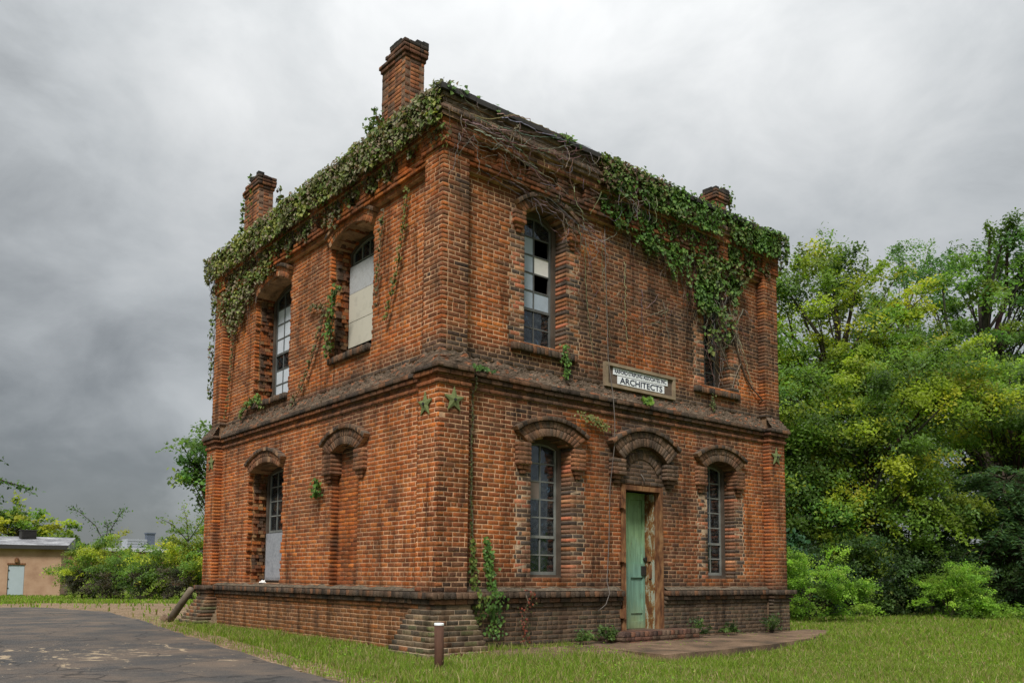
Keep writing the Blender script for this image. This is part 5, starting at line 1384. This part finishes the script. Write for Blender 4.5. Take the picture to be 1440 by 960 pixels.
crown_tree('tall_weed', 'blue-green broad-leaved weed behind the bush at the building corner', (12.7, 2.6, -.1), 2.6, [(0, 0, 1.5, .55, .55, .9)], 40, 1500, .16, [(.06, .15, .07), (.05, .12, .06)], .02, 53, None, 'plant', .85, 8, (.2, .4))
crown_tree('low_weeds', 'low leafy weeds growing right of the lone bright bush', (18.6, -.9, -.12), .6, [(0, 0, .22, 1.1, .8, .22), (1.2, -1.0, .2, .9, .7, .2)], 60, 3000, .09, SG+MG, .01, 54, None, 'plant', .6, 6, (.15, .3))
for i, (x, y, s, lab) in enumerate([(5.35, -.30, .30, 'dark leafy weed at the right end of the doorstep'), (7.6, -.28, .34, 'green clump of weeds at the wall foot near the right corner'), (3.05, -.25, .28, 'weeds at the wall foot left of the doorstep'), (6.35, -.24, .2, 'small weeds against the plinth under the right window'), (2.55, -.25, .18, 'thin weeds against the plinth left of the door')]):
    crown_tree('wall_foot_weed', lab, (x, y, 0), s*1.3, [(0, 0, s*.5, s*.9, s*.4, s*.5)], 16, 420, .05, [(.07, .12, .03), (.09, .15, .035), (.05, .09, .025)], .006, 60+i, None, 'plant', .8, 6, (.06, .13))

# left background
crown_tree('broadleaf_tree', 'green tree showing just past the far left edge of the brick building', (5.4, 22.6, -.2), 7.8, [(-.3, .2, 5.6, 1.25, 1.1, 1.5), (.6, -.2, 6.6, 1.0, 1.0, .8), (-.9, .4, 4.9, .5, .5, .5)], 60, 7000, .16, MG+BG, .14, 71)
crown_tree('broadleaf_tree', 'distant tree top rising above the flat roof of the peach building', (7.6, 76, -.5), 8.6, [(0, 0, 5.4, 3.0, 3.0, 2.3), (-3.0, .5, 5.8, 2.2, 2.2, 1.9), (2.6, -.5, 4.6, 2.2, 2.2, 1.6)], 90, 8000, .34, MG+YG, .22, 72, None, 'tree', .8, 14, (.6, 1.2))
HG = 'overgrown shrubs in front of the peach building'
for i, (x, y, r, h, lab, cols) in enumerate([(6.2, 46.6, 1.5, 3.3, 'leftmost green shrub overlapping the wall of the peach building', MG+YG), (7.2, 44.2, 1.7, 3.9, 'taller yellow-green shrub beside the peach building', YG+MG), (8.0, 41.2, 1.6, 3.1, 'middle green shrub left of the leaning log', MG), (8.7, 38.6, 1.6, 3.5, 'green shrub nearest the brick building', MG+YG), (9.6, 36.4, 1.6, 4.6, 'tall yellow-green shrub partly behind the brick building', YG+MG)]):
    crown_tree('shrub', lab, (x, y, -.45), h, [(0, 0, h*.55, r, r, h*.42)], 80, 11000, .12, cols, .06, 80+i, HG, 'shrub', .8, 10, (.35, .7))
HG2 = 'dark lower bushes in front of the green shrubs'
for i, (x, y, r, h, lab) in enumerate([(5.9, 45.2, 1.0, 1.7, 'dark brownish bush against the foot of the peach wall'), (6.6, 42.6, 1.1, 1.8, 'dark brownish bush left of the pale gap'), (7.8, 39.2, 1.1, 1.9, 'dark brownish bush in the middle of the row'), (8.6, 36.4, 1.1, 1.8, 'dark brownish bush behind the leaning log')]):
    crown_tree('dark_bush', lab, (x, y, -.45), h, [(0, 0, h*.5, r, r, h*.5)], 46, 4600, .10, [(.055, .055, .03), (.07, .06, .04), (.045, .05, .025), (.085, .07, .05)], .04, 90+i, HG2, 'bush', .7, 6, (.3, .5))
def sapling(label, base, shoots, cols, seed):
    rs = random.Random(seed); t_ = thing('sapling', base, label, 'sapling'); S = MB(); lv = []
    for pts in shoots:
        P_ = [Vector(base)+Vector(p) for p in pts]; sm = []
        for a, b in zip(P_[:-1], P_[1:]): sm += [a.lerp(b, s/5) for s in range(5)]
        sm.append(P_[-1]); S.tube(sm, .035, 4, (.05, .04, .03), .25, False)
        for q in sm[3:]:
            for k in range(9): lv.append(tuple(q+Vector((rs.gauss(0, .16), rs.gauss(0, .16), rs.gauss(-.03, .12)))))
    S.build('stem', MBARK, t_); lv = np.array(lv); m = len(lv)
    leaf_mesh('foliage', lv, rnd_unit(m)+np.array([0, 0, .6]), nr.uniform(.10, .2, m), palette(m, cols), MLEAF, t_, aspect=.5)
sapling('dark arching sapling sticking up above the shrubs by the peach building', (6.9, 44.8, -.4), [[(0, 0, 0), (0, 0, 3.2), (-.5, .3, 4.3), (-1.3, .8, 5.1), (-1.8, 1.1, 5.3)], [(0, 0, 3.0), (.3, -.2, 4.2), (.7, -.5, 5.1), (.9, -.6, 5.3)], [(0, 0, 3.2), (.1, -.1, 4.2), (.0, .0, 4.6)]], DG+BG, 101)
sapling('yellow-green sapling shoot rising beside the far left wall of the brick building', (9.0, 36.6, -.4), [[(0, 0, 0), (0, 0, 3.4), (-.1, .1, 4.4), (-.3, .2, 5.2)], [(0, 0, 3.2), (-.7, .5, 4.1), (-1.2, .9, 4.4)], [(0, 0, 3.2), (.5, -.4, 4.2), (.7, -.5, 4.7)]], MG+YG, 102)
# tree just outside the left edge whose branch tips enter the view
t_ = thing('roadside_tree', (-8.2, 14.6, -.1), 'tree at the left edge of the photo, only its dark drooping branch tips in view', 'tree')
S = MB(); S.tube([(-8.2, 14.6, -.3), (-8.1, 14.6, 2), (-8.2, 14.5, 4.5), (-8.0, 14.6, 7)], [.26, .2, .15, .05], 8, (.06, .05, .04)); S.build('trunk', MBARK, t_, True)
S = MB(); lv = []
rs = random.Random(3)
for br in ([(-8.1, 14.6, 2.4), (-6.2, 14.0, 3.3), (-4.4, 13.5, 3.35), (-3.4, 13.2, 3.2), (-2.75, 12.95, 3.0)], [(-8.1, 14.6, 3.0), (-6.0, 14.0, 4.1), (-4.4, 13.5, 4.0), (-3.45, 13.2, 3.65)], [(-8.1, 14.6, 2.2), (-6, 14.0, 2.9), (-4.3, 13.4, 2.9), (-3.4, 13.2, 2.75)]):
    P_ = [Vector(p) for p in br]; sm = []
    for a, b in zip(P_[:-1], P_[1:]): sm += [a.lerp(b, s/6) for s in range(6)]
    sm.append(P_[-1]); S.tube(sm, .05, 5, (.05, .04, .03), .15, False)
    for q in sm[6:]:
        for k in range(16): lv.append(tuple(q+Vector((rs.gauss(0, .10), rs.gauss(0, .10), rs.gauss(-.03, .05)))))
S.build('limb', MBARK, t_)
for i in range(2600):
    a = Vector((rs.gauss(0, 1), rs.gauss(0, 1), rs.gauss(0, .8))); lv.append((-8.4+a.x*1.1, 14.8+a.y*1.2, 6.2+a.z*1.3))
lv = np.array(lv); m = len(lv); leaf_mesh('crown', lv, rnd_unit(m)+np.array([0, 0, .6]), nr.uniform(.07, .13, m), palette(m, DG+BG), MLEAF, t_, aspect=.5)

# ------------------------------------------------------------------ far buildings
MST, MRFG = m_stucco(), m_roofing()
MBLUE = m_plain('pale_blue_door_paint', (.36, .42, .45), .6, 3, .1)
pb = thing('peach_building', (3, 59, -.45), 'low peach stucco building with a pale blue door and patched flat roof', 'building')
# its front runs from the left of the view towards the shrubs
fa, fb = Vector((-6.0, 60.4, 0)), Vector((7.1, 56.7, 0)); fd = (fb-fa).normalized(); fnm = Vector((fd.y, -fd.x, 0)); fin = -fnm
def pbx(M, s0, s1, d0, d1, z0, z1):
    q = [fa+fd*s0+fin*d0, fa+fd*s1+fin*d0, fa+fd*s1+fin*d1, fa+fd*s0+fin*d1]
    vs = [(p.x, p.y, z) for z in (z0, z1) for p in q]
    M.add(vs, [[3, 2, 1, 0], [4, 5, 6, 7], [0, 1, 5, 4], [1, 2, 6, 5], [2, 3, 7, 6], [3, 0, 4, 7]])
sD = (Vector((4.45, 57.4, 0))-fa).dot(fd)
M = MB(); pbx(M, 0, sD-.5, 0, .3, -1, 2.75); pbx(M, sD+.5, 13.6, 0, .3, -1, 2.75); pbx(M, sD-.5, sD+.5, 0, .3, 1.62, 2.75); pbx(M, 0, .3, .3, 7, -1, 2.75); pbx(M, 13.3, 13.6, .3, 7, -1, 2.75)
pbx(M, .3, 13.3, 6.7, 7, -1, 2.75)
M.build('wall', MST, pb, usecol=False)
M = MB()
q = [(fa+fd*a+fin*b) for a, b in ((-.4, -.4), (14.0, -.4), (14.0, 7.4), (-.4, 7.4))]
vs = [(q[0].x, q[0].y, 2.98), (q[1].x, q[1].y, 2.98), (q[2].x, q[2].y, 3.85), (q[3].x, q[3].y, 3.85), (q[0].x, q[0].y, 2.78), (q[1].x, q[1].y, 2.78), (q[2].x, q[2].y, 2.78), (q[3].x, q[3].y, 2.78)]
M.add(vs, [[0, 1, 2, 3], [4, 0, 3, 7], [1, 5, 6, 2], [2, 6, 7, 3], [7, 6, 5, 4], [4, 5, 1, 0]])
rf = M.build('roof', MRFG, pb, usecol=False)
M = MB(); pbx(M, -.42, 14.02, -.45, -.40, 2.72, 3.0); M.build('fascia', MMETAL, pb, usecol=False)
M = MB(); pbx(M, sD-.48, sD+.48, .06, .14, -.45, 1.6); dr_ = M.build('door', MBLUE, pb, usecol=False)
for z in (-.02, .6, 1.2):
    M = MB(); pbx(M, sD-.47, sD-.41, .03, .07, z, z+.08); M.build('hinge', MIRON, dr_, usecol=False)
M = MB(); pbx(M, sD-.56, sD+.56, -.02, .02, 1.62, 1.74); M.build('lintel', MRUSTF, pb, usecol=False)
M = MB(); pbx(M, sD-.12, sD+.12, -.14, 0, 1.80, 2.05); pbx(M, sD-.07, sD+.07, -.1, 0, 2.05, 2.1); M.build('door_lamp', MRUSTF, pb, usecol=False)
hv = thing('rooftop_unit', (6.0, 62.6, 3.4), 'dark boxy cooling unit standing on the patched flat roof', 'cooling unit')
M = MB(); M.box(5.45, 6.45, 62.1, 63.0, 3.6, 4.22); M.build('casing', MIRON, hv, usecol=False)
M = MB(); M.box(5.40, 6.50, 62.05, 63.05, 4.22, 4.28); M.build('lid', MMETAL, hv, usecol=False)
for k in range(6):
    M = MB(); M.box(5.52, 6.38, 62.07, 62.098, 3.66+k*.09, 3.70+k*.09); M.build('louvre', MMETAL, hv, usecol=False)
fb_ = thing('far_building', (29.5, 118, 0), 'far-off flat building with reddish wall and a white rooftop block above the shrubs', 'building')
M = MB(); M.box(22, 40, 116, 130, -1, 4.2); M.build('wall', m_plain('dull_red_wall', (.22, .09, .06), .9), fb_, usecol=False)
M = MB(); M.box(21.6, 40.4, 115.6, 130.4, 4.2, 4.65); M.build('roof', m_plain('grey_white_roof', (.5, .5, .52), .7), fb_, usecol=False)
M = MB(); M.box(28.0, 30.6, 117, 120, 4.66, 6.0)
for k in range(3): M.box(27.95, 30.65, 116.95, 117.0, 4.95+k*.38, 5.1+k*.38)
M.build('rooftop_block', m_plain('white_block', (.30, .32, .35), .7), fb_, usecol=False)
M = MB(); M.box(30.7, 31.8, 117.4, 118.4, 4.66, 6.8); M.box(30.6, 31.9, 117.3, 118.5, 6.8, 7.0); M.build('vent_stack', m_plain('blue_grey_stack', (.10, .12, .16), .6), fb_, usecol=False)
# distant tree line closing the horizon
vs = []; 
n = 26000
ang = nr.uniform(-1.2, 2.6, n); dist_ = nr.uniform(150, 200, n); hmax = 7+4*np.array([nz(a*9, 1, 1) for a in ang])
zc_ = nr.uniform(-1, 1, n); zc_ = (zc_*.5+.5)*hmax-.5
cen = np.stack([CX+np.sin(ang)*dist_, CY+np.cos(ang)*dist_, zc_], 1)
o_ = leaf_mesh('distant_woods', cen, rnd_unit(n)+np.array([0, -.3, .6]), nr.uniform(1.2, 2.4, n), palette(n, BG+MG+DG), MLEAF, None, aspect=.8)
tag(o_, 'distant line of woods along the horizon', 'woods', None, 'stuff')

# ------------------------------------------------------------------ grass
def in_poly(x, y, poly):
    c = np.zeros(len(x), bool); k = len(poly); j = k-1
    for i in range(k):
        xi, yi = poly[i]; xj, yj = poly[j]
        c ^= ((yi > y) != (yj > y)) & (x < (xj-xi)*(y-yi)/(yj-yi+1e-12)+xi); j = i
    return c
def blades(xy, h, wd, cols):
    n = len(xy); base = np.array([(x, y, gz(x, y)-.005) for x, y in xy])
    a = nr.uniform(0, 2*math.pi, n); side = np.stack([np.cos(a), np.sin(a), np.zeros(n)], 1)
    b = nr.uniform(0, 2*math.pi, n); ln = nr.uniform(.15, .9, n)[:, None]*np.stack([np.cos(b), np.sin(b), np.zeros(n)], 1)
    up = np.array([0, 0, 1.0]); h = h[:, None]; wd = wd[:, None]
    mid = base+up*h*.55+ln*h*.22; tip = base+up*h*.92+ln*h*.75
    V = np.stack([base-side*wd, base+side*wd, mid+side*wd*.75, mid-side*wd*.75, tip], 1)
    tri = np.array([[0, 1, 2], [0, 2, 3], [3, 2, 4]])
    F = (tri[None]+(np.arange(n)*5)[:, None, None]).reshape(-1, 3)
    return V.reshape(-1, 3), F, np.repeat(cols, 5, 0)
road_poly = ROADR+ROADL[::-1]; grav_poly = GRL+GRR[::-1]
GV = []
def scatter(n, x0, x1, y0, y1, hr, wr, lean_straw=.2, keep=1.0):
    x = nr.uniform(x0, x1, n); y = nr.uniform(y0, y1, n)
    ok = ~in_poly(x, y, road_poly)
    g = in_poly(x, y, grav_poly); ok &= ~(g & (nr.uniform(size=n) > np.where(y < 9, .20, .05)))
    ok &= ~((x > -.15) & (x < W+.1) & (y > -.15) & (y < L+.2))
    ok &= ~(in_poly(x, y, poly)); ok &= ~(in_poly(x, y+.16, poly) & (nr.uniform(size=n) > .25)); ok &= ~((x > .3) & (x < 2.4) & (y > -1.75+.2*(x-1)) & (y < -.35) & (nr.uniform(size=n) > .10))
    ok &= ~((x > 3.2) & (x < 5.15) & (y > -.5) & (y < 0))
    ok &= ~((x < .5) & (y < .5) & (x > -.6) & (y > -.6))
    # only what the view can hold
    d = np.stack([x-CX, y-CY], 1); f2 = np.array([fw.x, fw.y]); r2 = np.array([rr.x, rr.y])
    dep = d@f2; lat = d@r2; ok &= (dep > 5) & (np.abs(lat) < dep*.66+.6)
    x, y = x[ok], y[ok]
    cl = np.array([nz(a*.9, b*.9, 3)+.6*nz(a*3.1, b*3.1, 8) for a, b in zip(x, y)])
    k = nr.uniform(size=len(x)) < np.clip(.62+.6*cl, .12, 1)*keep
    x, y, cl = x[k], y[k], cl[k]; m = len(x)
    h = nr.uniform(hr[0], hr[1], m)*(1+.5*np.clip(cl, -.6, 1)); wdt = nr.uniform(wr[0], wr[1], m)
    cols = palette(m, [(.16, .25, .028), (.19, .29, .032), (.125, .20, .024), (.23, .31, .042), (.17, .26, .03)], .3)
    s = nr.uniform(size=m) < lean_straw*(1-.6*np.clip(cl, -1, 1)); cols[s] = palette(s.sum(), [(.34, .27, .13), (.28, .22, .10), (.40, .33, .18)], .3)
    GV.append(blades(np.stack([x, y], 1), h, wdt, cols))
scatter(190000, -3.6, 5.5, -6.2, -.0, (.045, .11), (.0028, .0052), .27)
scatter(60000, -2.4, .1, -.2, 12.5, (.05, .12), (.003, .006), .2)
scatter(110000, 2.5, 13, -6.5, 1.5, (.05, .11), (.005, .009), .24)
scatter(60000, 9, 26, -6, 4, (.06, .14), (.010, .018), .2)
scatter(50000, -4, 14, 11, 60, (.08, .2), (.02, .04), .15)
# longer tufts left by the mower at wall feet, post and verge
for (n_, bx_) in ((9000, (-3.2, .6, -2.6, 1.0)), (9000, (.4, 3.4, -2.6, -.2)), (7000, (-1.6, .1, 1.0, 9.5)), (9000, (5.0, 9.6, -2.6, -.1)), (12000, (9.5, 18, -2.5, 1.2)), (8000, (-3.0, 9, -6.2, -2.4))):
    scatter(n_, *bx_, (.08, .16), (.003, .006), .35, .55)
off = 0; Vs = []; Fs = []; Cs = []
for (v, f, c) in GV: Vs.append(v); Fs.append(f+off); Cs.append(c); off += len(v)
tag(mesh_np('grass', np.concatenate(Vs), np.concatenate(Fs), MGRASS, None, np.concatenate(Cs)), 'rough mown green grass with straw-coloured blades around the brick building', 'grass', None, 'stuff')
print('TRIS grass', sum(len(f) for _, f, _ in GV), 'wall bricks', len(WB.q))
# weeds, clover and fallen leaves in the lawn
def litter(name, n, box_, size, cols, label, up, zoff):
    x = nr.uniform(box_[0], box_[1], n); y = nr.uniform(box_[2], box_[3], n)
    ok = ~in_poly(x, y, road_poly) & ~((x > -.3) & (x < W+.2) & (y > -.2) & (y < L+.3)) & ~(in_poly(x, y, poly) & (nr.uniform(size=n) > .12))
    cl = np.array([nz(a*.8+4, b*.8, 13) for a, b in zip(x, y)]); ok &= nr.uniform(size=n) < np.clip(.45+1.1*cl, .04, 1)
    x, y = x[ok], y[ok]; m = len(x)
    cen = np.array([(a, b, gz(a, b)+zoff*nr.uniform(.2, 1)) for a, b in zip(x, y)])
    o = leaf_mesh(name, cen, rnd_unit(m)*.6+np.array([0, 0, up]), nr.uniform(size[0], size[1], m), palette(m, cols, .3), MGRASS, None, aspect=.7)
    tag(o, label, name.replace('_', ' '), None, 'stuff')
litter('lawn_weeds', 42000, (-3, 14, -6.5, 1.5), (.018, .042), SG+MG, 'low broad-leaved weeds and clover among the grass', 1.2, .07)
litter('fallen_leaves', 2600, (-3.5, 12, -6.5, 12), (.03, .065), [(.32, .20, .08), (.25, .13, .06), (.40, .30, .10), (.16, .10, .06)], 'dry fallen leaves scattered over lawn and paving', 2.0, .03)
creeper('wall_weed', 'small green plant rooted in the brick corbel left of the blind niche', 'L', [(3.52, 2.62, .05), (3.56, 2.50, .14), (3.55, 2.38, .12)], 90, IVYG, .1, (.05, .08), .12, cat='plant')
crown_tree('backdrop_tree', 'green tree filling the gap behind the yellowish spreading branches', (25.5, 2.6, -.3), 9.5, [(.0, .0, 4.6, 3.0, 3.0, 4.0)], 120, 24000, .15, DG+MG, .2, 19, TG)
